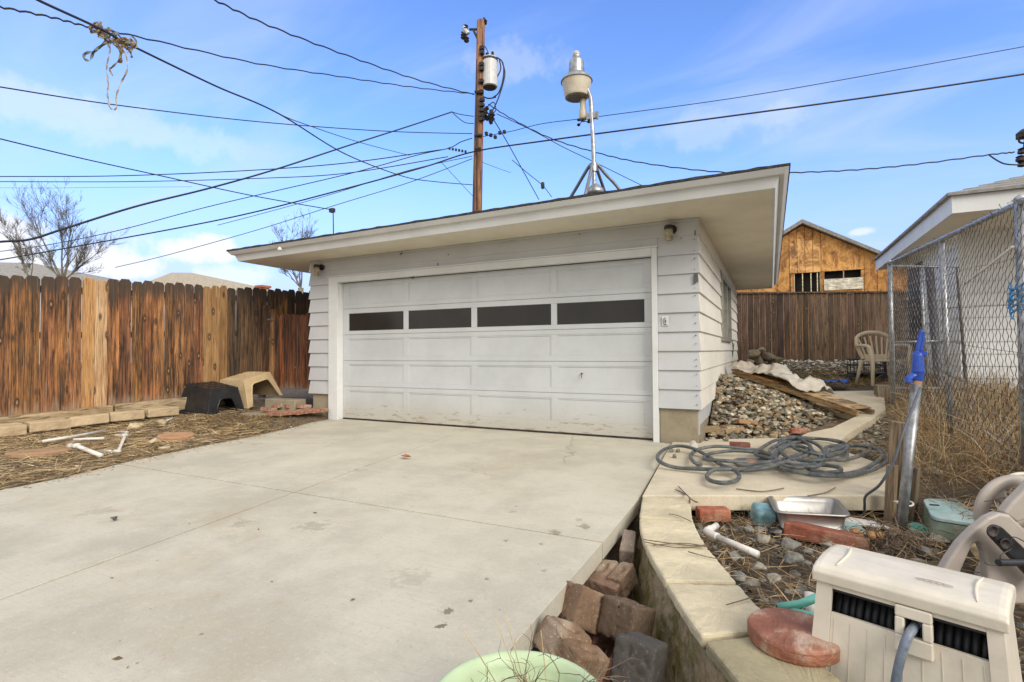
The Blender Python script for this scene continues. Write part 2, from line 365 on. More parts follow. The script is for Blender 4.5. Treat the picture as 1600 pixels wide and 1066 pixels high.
MAT['chair'] = M_simple('cream_plastic', (0.60, 0.51, 0.36), 0.5, var=0.06, sc=6, bump=0.04)
MAT['tan'] = M_simple('tan_plastic', (0.56, 0.42, 0.24), 0.55, var=0.08, sc=5, bump=0.1, bsc=40, dirt=(0.38, 0.28, 0.16))
MAT['black'] = M_simple('black_plastic', (0.022, 0.023, 0.025), 0.38, var=0.2, sc=8, bump=0.08)
MAT['blue'] = M_simple('blue_enamel', (0.022, 0.075, 0.42), 0.35, var=0.15, sc=16, bump=0.1)
MAT['brass'] = M_simple('brass', (0.52, 0.30, 0.13), 0.4, 0.7, var=0.15)
MAT['pvc'] = M_simple('white_pvc', (0.72, 0.69, 0.64), 0.45, var=0.06, sc=12, bump=0.03, dirt=(0.45, 0.36, 0.26))
MAT['teal'] = M_simple('teal_glass', (0.20, 0.36, 0.38), 0.3, var=0.2, sc=10, bump=0.2, bsc=25)
MAT['lid'] = M_simple('faded_green_plastic', (0.33, 0.47, 0.45), 0.6, var=0.12, sc=9, bump=0.15, dirt=(0.56, 0.60, 0.56))
MAT['boxside'] = M_simple('algae_box_side', (0.23, 0.27, 0.20), 0.6, var=0.1, sc=9, bump=0.15, dirt=(0.07, 0.13, 0.10))
MAT['mint'] = M_simple('mint_plastic', (0.16, 0.50, 0.40), 0.45, var=0.1, sc=9, bump=0.05)
MAT['pot'] = M_simple('pale_green_plastic', (0.50, 0.62, 0.38), 0.42, var=0.05, sc=5, bump=0.05, bsc=90)
MAT['straw'] = M_simple('dry_straw', (0.52, 0.385, 0.21), 0.85, var=0.2, sc=6, bump=0.0, tint=True)
MAT['twig'] = M_simple('dry_twig', (0.20, 0.145, 0.10), 0.85, var=0.25, sc=10, bump=0.1)
MAT['bark'] = M_simple('grey_bark', (0.20, 0.18, 0.14), 0.9, var=0.25, sc=5, bump=0.1)
MAT['sheet'] = M_simple('white_plastic_sheet', (0.62, 0.57, 0.48), 0.45, var=0.08, sc=6, bump=0.25, bsc=14, dirt=(0.42, 0.35, 0.26))
MAT['bluetarp'] = M_simple('blue_tarp', (0.03, 0.12, 0.45), 0.5, var=0.2, sc=9, bump=0.2)
MAT['strap'] = M_simple('frayed_strap', (0.27, 0.23, 0.17), 0.85, var=0.3, sc=20, bump=0.2, tint=True)
MAT['lampglass'] = M_simple('amber_glass', (0.42, 0.36, 0.22), 0.25, var=0.2, sc=18, bump=0.1)
MAT['lens'] = M_simple('milky_acrylic', (0.60, 0.53, 0.40), 0.35, var=0.08, sc=6, bump=0.05, dirt=(0.40, 0.32, 0.2))
MAT['enamel'] = M_simple('grey_enamel', (0.62, 0.62, 0.60), 0.4, var=0.06, sc=8, bump=0.03)
MAT['fence_wood'] = M_wood('stained_fence_wood', (0.036, 0.018, 0.010), (0.47, 0.205, 0.07), ends=(1.90, .0404, .26))
MAT['new_wood'] = M_wood('new_fence_wood', (0.36, 0.20, 0.08), (0.62, 0.41, 0.19))
MAT['backfence'] = M_wood('dark_fence_wood', (0.055, 0.034, 0.02), (0.20, 0.125, 0.075))
MAT['beam'] = M_wood('weathered_beam', (0.26, 0.19, 0.10), (0.50, 0.40, 0.25), horizontal=True, knots=False, sc=0.8)
MAT['pallet'] = M_wood('pallet_wood', (0.22, 0.15, 0.08), (0.52, 0.40, 0.24), horizontal=True, knots=False, sc=0.8)
MAT['postwood'] = M_wood('grey_post_wood', (0.11, 0.085, 0.055), (0.36, 0.29, 0.20), knots=True)
MAT['pole'] = M_wood('pole_wood', (0.09, 0.04, 0.02), (0.42, 0.20, 0.09), knots=False, sc=0.45, tint=False)
def m_ply():
    m = Mat('weathered_plywood'); v = m.mapping((1, 1, 0.9))
    c = m.mix((0.30, 0.13, 0.035), (0.72, 0.37, 0.11), m.ramp(m.noise(1.5, 9, 0.75, m.mapping((1.6, 1, 1.1)), 1.2), 0.38, 0.60))
    c = m.mix(c, (0.12, 0.05, 0.02), m.math('MULTIPLY', m.ramp(m.noise(1.6, 9, 0.8, m.mapping((1.6, 1, .8)), 0.6), 0.54, 0.62), 0.8))
    c = m.mix(c, m.tint(), 1.0, 'MULTIPLY')
    return m.set(c, 0.8, 0, m.noise(30, 4, 0.6), 0.2)
MAT['ply'] = m_ply()
def m_ground():
    m = Mat('soil_and_litter'); x = m.xyz()
    c = m.mix((0.13, 0.095, 0.06), (0.26, 0.19, 0.115), m.ramp(m.noise(7, 9, 0.75), 0.35, 0.7))
    c = m.mix(c, (0.42, 0.30, 0.16), m.math('MULTIPLY', m.ramp(m.noise(28, 8, 0.8, None, 1.6), 0.52, 0.62), 0.55))
    c = m.mix(c, (0.045, 0.034, 0.024), m.ramp(m.noise(34, 6, 0.75, None, 0.8), 0.56, 0.68))
    # moist dark soil in the planting bed and trench
    bx = m.math('MULTIPLY', m.ramp(x[0], -0.9, -0.75), m.ramp(x[1], 5.0, 4.3)); bx = m.math('MULTIPLY', bx, 0.72)
    c = m.mix(c, (0.055, 0.043, 0.033), bx)
    return m.set(c, 0.95, 0, m.math('ADD', m.noise(40, 8, 0.8), m.noise(9, 5, 0.6)), 0.8, 0.03)
MAT['ground'] = m_ground()
def m_leafy():
    m = Mat('mossy_thatch')
    c = m.mix((0.10, 0.085, 0.03), (0.30, 0.22, 0.085), m.ramp(m.noise(22, 8, 0.75), 0.4, 0.66))
    return m.set(c, 0.95, 0, m.noise(60, 6, 0.7), 0.7, 0.02)

# ------------------------------------------------------------------ terrain
def lerp(a, b, t): return a + (b - a) * t
def sm(a, b, x):
    t = min(1, max(0, (x - a) / (b - a))); return t * t * (3 - 2 * t)
DRIVE_L = [(0.0, -5.2), (2.02, -5.42), (2.36, -5.45), (2.9, -5.66), (3.82, -5.84), (4.15, -5.86), (5.2, -6.06), (5.76, -6.27), (6.20, -6.33)]
def drive_left(y):
    p = DRIVE_L
    if y <= p[0][0]: return p[0][1]
    for (a, xa), (b, xb) in zip(p, p[1:]):
        if y <= b: return lerp(xa, xb, (y - a) / (b - a))
    return p[-1][1]
CAPL = [(-0.82, 3.78), (-0.72, 3.23), (-0.61, 2.85), (-0.44, 2.45), (-0.25, 2.05), (-0.09, 1.78), (0.10, 1.45), (0.25, 1.1), (0.36, .5), (.4, -.6)]
CAPR = [(-0.52, 3.86), (-0.44, 3.35), (-0.33, 2.97), (-0.18, 2.60), (-0.02, 2.26), (0.16, 1.96), (0.42, 1.55), (0.60, 1.15), (.72, .5), (.75, -.6)]
def wall_left(y):
    if y >= CAPL[0][1]: return CAPL[0][0]
    for (xa, a), (xb, b) in zip(CAPL, CAPL[1:]):
        if y >= b: return lerp(xa, xb, (y - a) / (b - a))
    return CAPL[-1][0]
def fence_x(y): return -8.74 + 0.1517 * (y - 3.03)
def gz(x, y):
    """ground height"""
    h = 0.085 * max(0, y - 6.5) if y < 16.5 else 0.85
    if x < -5.0:
        e = drive_left(y)
        z = 0.0 + 0.018 * max(0, e - x) + 0.032 * max(0, min(y, 9) - 3)
        z += 0.03 * mnoise.noise(Vector((x * 1.3, y * 1.3, 0))) * sm(0.05, 0.5, e - x)
        if x < fence_x(y) - 0.2: z = max(z, 0.2)
        if x > e - 0.02: z = -0.13
        elif x > e - 0.25: z = lerp(-0.03, z, (e - x) / 0.25)
        return z if y < 8 else lerp(z, h, sm(8, 11, y))
    if y < 3.74:
        wl_ = wall_left(y)
        if -0.86 < x < wl_ + .05: return -0.42 + 0.17 * sm(3.0, 3.74, y)
        if x >= wl_ + .05:
            b = -0.15 + 0.03 * mnoise.noise(Vector((x * 3, y * 3, 1)))
            return b + 0.16 * sm(1.35, 2.1, x)
        return -0.14
    # walkway zone
    base = h - 0.07
    if x > -0.55 and y < 4.6 + 0.0:
        wf = 3.78 + (x + 0.8) * 0.47
        if y < wf + 0.1: base = -0.14
    e_ = .92 if y < 6.3 else max(.95, .164 * y + .02)
    r = 0.22 * sm(e_ - .05, e_ + .9, x) + 0.04 * mnoise.noise(Vector((x * 2, y * 2, 3))) * sm(e_, e_ + .3, x)
    if -0.9 < x: base = lerp(base, max(base, h), sm(e_ - .1, e_ + .2, x)) + r
    return base
def grid_lines(a, b, step, far):
    core = list(np.arange(a, b, step)); o = []
    d = step; x = b
    while x < far: d *= 1.45; x += d; o.append(x)
    i = []; d = step; x = a
    while x > -far: d *= 1.45; x -= d; i.append(x)
    return i[::-1] + core + o
gxs = grid_lines(-9.6, 3.2, 0.055, 700); gys = grid_lines(0.3, 16.5, 0.065, 700)
vs = []
for yy in gys:
    for xx in gxs: vs.append((xx, yy, gz(xx, yy)))
nx = len(gxs); fs = [(j * nx + i, j * nx + i + 1, (j + 1) * nx + i + 1, (j + 1) * nx + i) for j in range(len(gys) - 1) for i in range(nx - 1)]
g = MB(); g.add(vs, fs); go = g.build('ground', MAT['ground'], smooth=True); tag(go, kind='structure')

# driveway slabs: poured panels parted by control joints
TH = 0.10
def slab_poly(mb, pts, z, th): mb.prism([(p[0], p[1], z - th) for p in pts], (0, 0, th))
JY = 2.83                       # cross joint
def jx(y): return -3.0 - 0.145 * (y - 1.04) # long joint
dm = MB(); GAP = 0.009
def left_edge(y0, y1):
    ys = [y0] + [p[0] for p in DRIVE_L if y0 < p[0] < y1] + [y1]; return [(drive_left(y), y) for y in ys]
for (y0, y1) in ((-3.0, JY - GAP), (JY + GAP, 6.36)):
    L = left_edge(y0, y1)
    if y1 > 6: L = [(drive_left(min(y, 6.18)), y) for _, y in L]; L = L[:-1] + [(-6.33, 6.18), (-6.12, 6.18), (-6.12, 6.36)]
    slab_poly(dm, [(jx(y0) - GAP, y0), (jx(y1) - GAP, y1)] + L[::-1], 0, TH)
    RR = [(-0.84, y0), (-0.85, y1)] if y1 < 6 else [(-0.85, y0), (-0.86, 3.72), (-1.03, 6.13), (-1.24, 6.18), (-1.24, 6.36)]
    slab_poly(dm, [(jx(y1) + GAP, y1), (jx(y0) + GAP, y0)] + RR, 0, TH)
dv = dm.build('driveway', MAT['slab'], bevel=0.004); tag(dv, kind='structure')
# walkway
wm = MB()
slab_poly(wm, [(-0.835, 3.76), (0.74, 4.50), (0.98, 5.45), (0.2, 5.38), (-0.955, 5.30)], 0.028, 0.11)
slab_poly(wm, [(-0.96, 5.315), (0.2, 5.395), (0.98, 5.465), (0.70, 6.2), (0.62, 7.25), (-0.70, 6.45), (-0.725, 6.18), (-1.01, 6.12)], 0.024, 0.11)
ww = wm.build('walkway', MAT['walk'], bevel=0.008); tag(ww, kind='structure')
pm = MB()
def atg(px, py, up=.02):
    r = ray(px, py); k = .085; t = (H - up + k * 6.5) / (k * r.y - r.z); p = Vector((0, 0, H)) + r * t
    return p if p.y > 6.5 else at(px, py, up)
def path_slab(px_pts):
    v = [atg(a, b, .03) for a, b in px_pts]; pm.prism([(p.x, p.y, p.z - .1) for p in v], (0, 0, .1))
path_slab([(1215, 699), (1262, 676), (1300, 668), (1338, 650), (1368, 651), (1350, 662), (1326, 676), (1306, 694)])
path_slab([(1262, 612), (1380, 610), (1384, 640), (1368, 649), (1338, 648), (1275, 632)])
pp = pm.build('path', MAT['walk'], bevel=0.008); tag(pp, kind='structure')

# ------------------------------------------------------------------ garage
GX0, GX1, GY0, GY1, GT = -6.76, -0.726, 6.2, 13.5, 2.56
G = thing('garage', (-3.74, 6.2, 0), 'white clapboard two car garage with a flat overhanging roof and a worn panelled door', 'garage')
def clap(courses, path_fn):
    mb = MB(); e = 0.2167 * 0 + 0.22
    for k in courses:
        z0 = 0.395 + e * k; z1 = z0 + e + 0.012 if k < 8 else z0 + e
        for (a, b) in path_fn:   # each run: functions giving end points for an outward offset
            lo0, lo1 = a(0.030), b(0.030); hi0, hi1 = a(0.006), b(0.006); in0, in1 = a(-0.01), b(-0.01)
            v = [(*lo0, z0), (*lo1, z0), (*hi1, z1), (*hi0, z1), (*in0, z0), (*in1, z0), (*in1, z1), (*in0, z1)]
            mb.add(v, [(0, 1, 2, 3), (4, 5, 1, 0), (3, 2, 6, 7), (4, 0, 3, 7), (1, 5, 6, 2)])
    return mb
front_runs = [(lambda o: (GX0 - o, GY0 - o), lambda o: (-6.335, GY0 - o)), (lambda o: (-1.168, GY0 - o), lambda o: (GX1 + o, GY0 - o))]
fm = clap(range(0, 9), front_runs)
fm.span((GX0 - .012, 6.19, 2.375), (GX1 + .012, 6.24, 2.56))                 # plain frieze board
fm.span((-6.335, 6.185, 2.262), (-1.168, 6.24, 2.374))
fm.span((GX0 - .03, 6.165, 2.535), (GX1 + .03, 6.189, 2.558))                 # cove strip under the soffit
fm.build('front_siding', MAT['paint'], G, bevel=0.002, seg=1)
WY0, WY1 = 9.05, 11.15
def run_side(y0, y1, x=GX1, s=1):
    fa = (lambda o: (x + s * o, GY0 - o)) if y0 == GY0 else (lambda o: (x + s * o, y0))
    fb = (lambda o: (x + s * o, GY1 + o)) if y1 == GY1 else (lambda o: (x + s * o, y1))
    return (fa, fb)
sm_ = clap(range(0, 4), [run_side(GY0, GY1)]); 
t_ = clap(range(4, 9), [run_side(GY0, WY0), run_side(WY1, GY1)]); sm_.add(t_.v, t_.f)
sm_.span((GX1 - .01, 6.24, 2.376), (GX1 + .014, GY1, 2.56))
t_ = clap(range(0, 10), [run_side(GY0, GY1, GX0, -1)]); sm_.add(t_.v, t_.f)
t_ = clap(range(0, 10), [(lambda o: (GX0 - o, GY1 + o), lambda o: (GX1 + o, GY1 + o))]); sm_.add(t_.v, t_.f)
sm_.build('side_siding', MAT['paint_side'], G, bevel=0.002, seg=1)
im = MB(); im.span((GX0, 6.245, 0.1), (-6.34, 6.34, 2.5)); im.span((-1.16, 6.245, 0.1), (GX1 - .012, 6.34, 2.5)); im.span((GX0, 6.245, 2.2), (GX1 - .012, 6.34, 2.5))
im.span((GX0, 6.345, .2), (GX0 + .09, GY1, 2.5)); im.span((GX1 - .1, 6.345, .2), (GX1 - .012, GY1, 2.5)); im.span((GX0, GY1 - .1, .2), (GX1 - .012, GY1, 2.5))
im.build('wall_core', MAT['paint'], G)
fo = MB(); fo.span((GX0 + .035, 6.215, -0.4), (-6.34, 6.5, 0.40)); fo.span((-1.165, 6.215, -0.4), (GX1 - .02, 6.5, .41)); fo.span((GX1 - .22, 6.502, -.4), (GX1 - .022, GY1, .405)); fo.span((GX0 + .035, 6.502, -.4), (GX0 + .2, GY1, .40))
build_parts(fo, 'foundation', MAT['found'], G, bevel=0.006)
fl = MB(); fl.span((-6.1, 6.365, -.3), (-1.26, 13.3, -.02)); fl.build('floor_slab', MAT['found'], G)
cs = MB()
cs.span((-6.333, 6.155, -0.01), (-6.14, 6.243, 2.262)); cs.span((-1.233, 6.155, -0.02), (-1.170, 6.243, 2.262)); cs.span((-6.138, 6.155, 2.17), (-1.235, 6.243, 2.262))
cs.span((-6.139, 6.21, 0.0), (-6.125, 6.34, 2.169)); cs.span((-1.246, 6.21, 0), (-1.232, 6.34, 2.169))
cs.span((-6.345, 6.14, 2.263), (-1.158, 6.2, 2.28))
cs.build('door_casing', MAT['paint_trim'], G, bevel=0.004)
# door
DO = MB(); DY = 6.262
DO.span((-6.122, DY + .012, 0.02), (-1.248, DY + .05, 2.167))
cols = [(-6.0, -4.92), (-4.83, -3.74), (-3.65, -2.54), (-2.46, -1.34)]
rows = [(2.105, 1.812), (1.677, 1.40), (1.275, 1.0), (.872, .595), (.459, .17)]
bounds = [2.166, 1.752, 1.339, .93, .526, .022]
for i, (zt, zb) in enumerate(rows):
    st, sb = bounds[i] - .003, bounds[i + 1] + .003
    DO.span((-6.12, DY, zt), (-1.25, DY + .0115, st)); DO.span((-6.12, DY, sb), (-1.25, DY + .0115, zb))
    xs = [-6.12] + [q for c_ in cols for q in c_] + [-1.25]
    for a, b in zip(xs[::2], xs[1::2]): DO.span((a, DY, zb + .0005), (b, DY + .0115, zt - .0005))
    for a, b in cols:
        if i != 1: # raised moulding round a recessed panel
            for q in ((a, zb, a + .016, zt), (b - .016, zb, b, zt)): DO.span((q[0], DY + .0045, q[1] + .001), (q[2], DY + .0112, q[3] - .001))
            for q in ((zb, zb + .016), (zt - .016, zt)): DO.span((a + .0165, DY + .0045, q[0]), (b - .0165, DY + .0112, q[1]))
DD = DO.build('garage_door', MAT['paint_door'], G, bevel=0.0015, seg=1)
for a, b in cols:
    pn = MB(); pn.span((a + .004, DY + .007, 1.404), (b - .004, DY + .0114, 1.673)); pn.build('window_pane', MAT['glass'], DD)
hd = MB(); c = Vector((-1.98, DY - .012, .80)); c = aty(909, 584, DY - .01)
hd.lathe([(0.0, .008), (.008, .007), (.010, 0), (.010, -.012)], c, 12, Matrix.Rotation(R(90), 3, 'X'))
hd.box(c + Vector((0, -.012, -.03)), (.007, .008, .055)); hd.box(c + Vector((.0, -.012, .004)), (.022, .008, .008)); hd.build('lock_handle', MAT['rust'], DD, bevel=.002)
sl = MB(); sl.span((-6.12, DY - .004, 0.003), (-1.25, DY + .03, .02)); sl.build('rubber_seal', MAT['rust'], DD)
# side window
wi = MB(); X = GX1
for (y0, y1, z0, z1) in ((WY0, WY0 + .07, 1.24, 2.32), (WY1 - .07, WY1, 1.24, 2.32), (WY0 + .071, WY1 - .071, 1.24, 1.30), (WY0 + .071, WY1 - .071, 2.25, 2.32), (10.06, 10.12, 1.301, 2.249)):
    wi.span((X - .05, y0, z0), (X + .045, y1, z1))
wi.span((X - .02, WY0 - .03, 1.215), (X + .06, WY1 + .03, 1.239))
wf = wi.build('window_frame', M_simple('grey_window_frame', (0.33, 0.32, 0.27), 0.5, 0.2), G, bevel=.003)
wp = MB(); wp.span((X - .012, WY0 + .072, 1.302), (X - .004, WY1 - .072, 2.248)); wp.build('pane', M_simple('curtained_glass', (0.36, 0.35, 0.30), 0.2, var=.2, sc=4), wf)
# roof: sloping fascia ring swept round the eaves, horizontal soffit, low hip of shingles
SX0, SX1, SY0, SY1 = -7.75, 0.06, 5.36, 14.1
def askew(v): return [(x, y + (.24 * (SX1 - x) / (SX1 - SX0) if y < 7 else 0), z) for x, y, z in v]
def ring(mb, prof):     # prof: list of (outward, z)
    vs = []
    for o, z in prof: vs += [(SX0 - o, SY0 - o, z), (SX1 + o, SY0 - o, z), (SX1 + o, SY1 + o, z), (SX0 - o, SY1 + o, z)]
    n = len(prof); fs = []
    for i in range(n - 1):
        for k in range(4): fs.append((i * 4 + k, i * 4 + (k + 1) % 4, (i + 1) * 4 + (k + 1) % 4, (i + 1) * 4 + k))
    mb.add(askew(vs), fs)
so = MB(); so.span((SX0 + .002, SY0 + .002, 2.561), (SX1 - .002, SY1 - .002, 2.58)); so.v = askew(so.v); so.build('soffit', MAT['soffit'], G)
fa = MB(); ring(fa, [(-.03, 2.60), (-.03, 2.553), (0.0, 2.553), (0.036, 2.650), (0.032, 2.668), (.01, 2.672)])
fa.build('fascia', MAT['paint_trim'], G, bevel=.003)
fa = MB(); ring(fa, [(.02, 2.652), (0.074, 2.652), (0.078, 2.656), (.112, 2.697), (.114, 2.706), (.05, 2.709)])
fa.build('drip_trim', MAT['paint_trim'], G, bevel=.003)
rf = MB(); 
cxm = (SX0 + SX1) / 2; run = (SX1 - SX0) / 2 + .14
x0, x1, y0, y1 = SX0 - .124, SX1 + .124, SY0 - .124, SY1 + .124
rh = run * 0.165
# saw-edged shingle course at the rim, then hip planes
NE = 90
rim = []; 
def edge(a, b, n):
    for i in range(n):
        t = i / n; p = Vector(a).lerp(Vector(b), t); rim.append((p.x, p.y, p.z + random.choice((0, .002, .005, .009))))
edge((x0, y0, 2.726), (x1, y0, 2.726), NE); edge((x1, y0, 2.726), (x1, y1, 2.726), NE); edge((x1, y1, 2.726), (x0, y1, 2.726), NE); edge((x0, y1, 2.726), (x0, y0, 2.726), NE)
rb = [(p[0], p[1], 2.7075) for p in rim]; n = len(rim)
inner = []
for p in rim:
    q = Vector((min(max(p[0], x0 + .25), x1 - .25), min(max(p[1], y0 + .25), y1 - .25), 2.719 + .25 * .165)); inner.append(q)
rf.add(rb + rim + inner, [(i, (i + 1) % n, n + (i + 1) % n, n + i) for i in range(n)] + [(n + i, n + (i + 1) % n, 2 * n + (i + 1) % n, 2 * n + i) for i in range(n)] + [tuple(range(n))[::-1]])
a0, a1, b0, b1, zb_ = x0 + .25, x1 - .25, y0 + .25, y1 - .25, 2.719 + .25 * .165
ym = (b0 + b1) / 2; xm = (a0 + a1) / 2; hr = (a1 - a0) / 2
rdg = [(xm, b0 + hr, zb_ + hr * .165), (xm, b1 - hr, zb_ + hr * .165)]
rf.add([(a0, b0, zb_), (a1, b0, zb_), (a1, b1, zb_), (a0, b1, zb_)] + rdg, [(0, 1, 4), (1, 2, 5, 4), (2, 3, 5), (3, 0, 4, 5)])
rf.v = askew(rf.v); rf.build('roof', MAT['shingle'], G)
# wall lamps on the garage front
def wall_lamp(px, py):
    c = aty(px, py, 6.165)
    b = MB(); b.lathe([(.045, .025), (.05, 0), (.05, -.012)], c + Vector((0.02, .0, .03)), 16, Matrix.Rotation(R(-90), 3, 'X')); b.box(c + Vector((.0, -.045, .035)), (.03, .09, .03)); b.lathe([(.052, 0), (.052, .035), (.04, .048), (.0, .05)], c + Vector((-.01, -.07, .02)), 16)
    o = b.build('wall_lamp', MAT['rust'], G, bevel=.003)
    q = MB(); q.lathe([(0, -.115), (.030, -.11), (.043, -.095), (.047, -.02), (.046, .02)], c + Vector((-.01, -.07, 0)), 18); q.build('lamp_glass', MAT['lampglass'], o, smooth=True)
wall_lamp(1048, 363); wall_lamp(501, 421)
# outlet plate, corner patch
q = MB(); c = aty(1039.5, 501.5, 6.168); q.box(c, (.075, .008, .115)); o = q.build('outlet_plate', MAT['paint_trim'], G, bevel=.003)
q = MB(); q.tube([c + Vector(v) * .001 for v in ((-20, -7, -35), (-22, -8, 20), (-5, -9, 38), (4, -9, 5), (14, -9, 0), (6, -9, -15), (-4, -9, 4), (3, -9, -30), (-20, -8, -42), (20, -8, -44))], .0028, 5); q.build('wire_loop', MAT['rust'], o)
q = MB(); z = 1.76
c = [aty(1083.5, 428, 6.166), aty(1090.5, 428, 6.166), aty(1091, 440, 6.166), aty(1083.5, 445, 6.166)]; q.prism(c, (0, -.005, 0)); q.build('corner_patch', M_simple('bare_grey_metal', (0.13, .13, .125), .6, .2), G)
q = MB(); c = aty(436, 391, 5.32); q.lathe([(.03, 0), (.03, .02), (.012, .045), (0, .05)], aty(437, 391, 5.29), 10); q.build('bug_cap', MAT['paint_trim'], G)
q = MB()
for (a, b) in (((614, 360), (614, 350)), ((578, 353), (572, 358)), ((632, 398), (626, 402))):
    p0 = aty(a[0] + 10, a[1] + 35, 6.18); q.tube([p0, p0 + Vector((.05, -.02, -.035)), p0 + Vector((.07, -.015, .01))], .006, 5)
build_parts(q, 'cable_clip', MAT['rust'], G)
q = MB(); q.tube([aty(684, 411, 6.178), aty(684, 418, 6.178)], .004, 5); q.tube([aty(1086, 360, 6.178), aty(1086, 368, 6.178)], .005, 5)
for yy in (374, 392, 404, 421, 450, 462, 492, 505, 524, 537, 562, 572, 585, 603, 618, 633):
    p_ = aty(1084.5 + (yy - 374) * .018, yy, 6.172); q.tube([p_ + Vector((0, -.012, 0)), p_ + Vector((0, .02, 0))], random.uniform(.003, .006), 6)
for (px, py) in ((1041, 372), (1064, 372), (700, 398), (905, 366), (1023, 520), (1024, 570), (1023, 612)):
    p_ = aty(px, py, 6.172 if px > 1030 else 6.175); q.tube([p_ + Vector((0, -.004, 0)), p_ + Vector((0, .02, 0))], .005, 6)
build_parts(q, 'nail', MAT['rust'], G)
# weathered boards stacked at side (leaning sheet)
q = MB(); pts = [dp(1138.5, 528, 10.9), dp(1146, 538, 10.75), dp(1142, 580, 10.7), dp(1134, 583, 10.8)]; q.prism(pts, (0.015, -.02, 0))
q = q.build('metal_sheet', M_simple('grey_green_sheet', (0.20, 0.20, 0.16), .5, .3)); tag(q, 'grey metal sheet leaning upright against the garage side below the window', 'metal sheet')

# ------------------------------------------------------------------ fences
def picket(mb, base, dirv, w, h, th, col, nrm, top='dog', lean=0):
    d = Vector(dirv).normalized(); n = Vector(nrm).normalized(); c = .035 if top == 'dog' else .0
    b = Vector(base); hw = w / 2
    jit = [random.uniform(-.004, .004) for _ in range(6)]
    outline = [b - d * hw, b + d * hw, b + d * hw + Vector((0, 0, h - c - .01)) + d * lean]
    if c:
        outline += [b + d * (hw - c * .75 + lean) + Vector((0, 0, h - .004 + jit[0])), b + d * (-hw + c * .75 + lean) + Vector((0, 0, h + jit[1]))]
        outline += [b - d * (hw - lean) + Vector((0, 0, h - c - .01))]
    else: outline += [b + d * (lean - hw) + Vector((0, 0, h - .01))]
    mb.prism(outline, n * th, col)
Fd = Vector((.1499, .9887, 0)); Fn = Vector((.9887, -.1499, 0))
LF = thing('board_fence', (-8.74, 3.03, 0.2), 'stained brown dog eared board fence with a few pale new boards along the left side', 'fence')
F0 = Vector((-8.74, 3.03, .262))
starts = [-180, -70, -30, 40, 110, 182, 250, 315, 375, 435, 493, 550, 605, 657, 707, 758, 805, 850, 895, 935, 975, 1015, 1050, 1090, 1127, 1165, 1200, 1234, 1268, 1300, 1332]
def s_of(px):
    r = ray(px, 545); # intersect with the fence line in plan
    t = (F0.x * Fd.y - F0.y * Fd.x) / (r.x * Fd.y - r.y * Fd.x); p = Vector((r.x * t, r.y * t, 0)); return (p - Vector((F0.x, F0.y, 0))).dot(Fd)
ss = [s_of(z / 2.961) for z in starts]
while ss[-1] < 6.2: ss.append(ss[-1] + .145)
ss = [ss[0] - .14 * k for k in range(8, 0, -1)] + ss; off = 8
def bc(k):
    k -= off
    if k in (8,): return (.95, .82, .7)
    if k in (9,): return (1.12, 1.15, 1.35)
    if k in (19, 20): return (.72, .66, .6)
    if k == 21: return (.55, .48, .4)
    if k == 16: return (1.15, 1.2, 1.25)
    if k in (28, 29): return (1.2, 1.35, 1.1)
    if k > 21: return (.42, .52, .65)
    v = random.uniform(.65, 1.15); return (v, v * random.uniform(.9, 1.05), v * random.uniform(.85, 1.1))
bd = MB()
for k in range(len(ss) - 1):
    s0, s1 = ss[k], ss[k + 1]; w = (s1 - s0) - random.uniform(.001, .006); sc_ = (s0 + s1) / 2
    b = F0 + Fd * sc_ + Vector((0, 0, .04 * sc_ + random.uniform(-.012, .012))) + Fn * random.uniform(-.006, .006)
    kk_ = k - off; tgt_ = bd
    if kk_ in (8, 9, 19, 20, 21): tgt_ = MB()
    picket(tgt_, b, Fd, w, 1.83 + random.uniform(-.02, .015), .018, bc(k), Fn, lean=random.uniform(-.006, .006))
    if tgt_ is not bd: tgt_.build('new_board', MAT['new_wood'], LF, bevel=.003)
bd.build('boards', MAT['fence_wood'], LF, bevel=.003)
rl = MB()
for hz_ in (.25, 1.0, 1.62):
    a = F0 + Fd * -1.6 - Fn * .025; b = F0 + Fd * 6.1 - Fn * .025; rl.prism([a + Vector((0, 0, hz_ - .064)), b + Vector((0, 0, hz_ + .2)), b + Vector((0, 0, hz_ + .29)), a + Vector((0, 0, hz_ + .026))], -Fn * .04, (.5, .6, .6))
rl.build('rails', MAT['fence_wood'], LF)
for k in range(4):
    p = MB(); c = F0 + Fd * (-1.3 + 2.4 * k) - Fn * .12; p.box(c + Vector((0, 0, .75 + .09 * k)), (.09, .09, 1.9), col=(.6, .6, .6)); p.build('post', MAT['fence_wood'], LF)
# lower fence section and its gate between the fence and the garage
LG = thing('wooden_gate', (-7.6, 6.5, 0.45), 'short reddish plank gate hung beside the garage corner at the end of the left fence', 'gate')
gb = MB(); xs = np.arange(-7.95, -6.82, .128); RX = Vector((1, 0.02, 0))
for i, x in enumerate(xs):
    picket(gb, (x + .064, 6.48 + random.uniform(-.004, .004), .44), RX, .122, 1.30 + random.uniform(-.015, .01), .018, random.choice(((.55, .42, .4), (.85, .62, .5), (.4, .35, .4), (.7, .5, .4))), (0, -1, 0))
gb.build('boards', MAT['fence_wood'], LG, bevel=.003)
la = MB(); la.box((-8.02, 6.43, 1.66), (.16, .02, .03)); la.box((-6.86, 6.43, 1.60), (.14, .015, .03)); la.tube([(-7.96, 6.42, 1.69), (-7.96, 6.38, 1.66), (-7.96, 6.42, 1.63)], .008, 6); build_parts(la, 'latch', MAT['galv'], LG)
LS = thing('short_fence', (-8.3, 6.4, 0.45), 'short dark weathered fence section of narrow boards joining the long board fence to the gate', 'fence')
gb = MB()
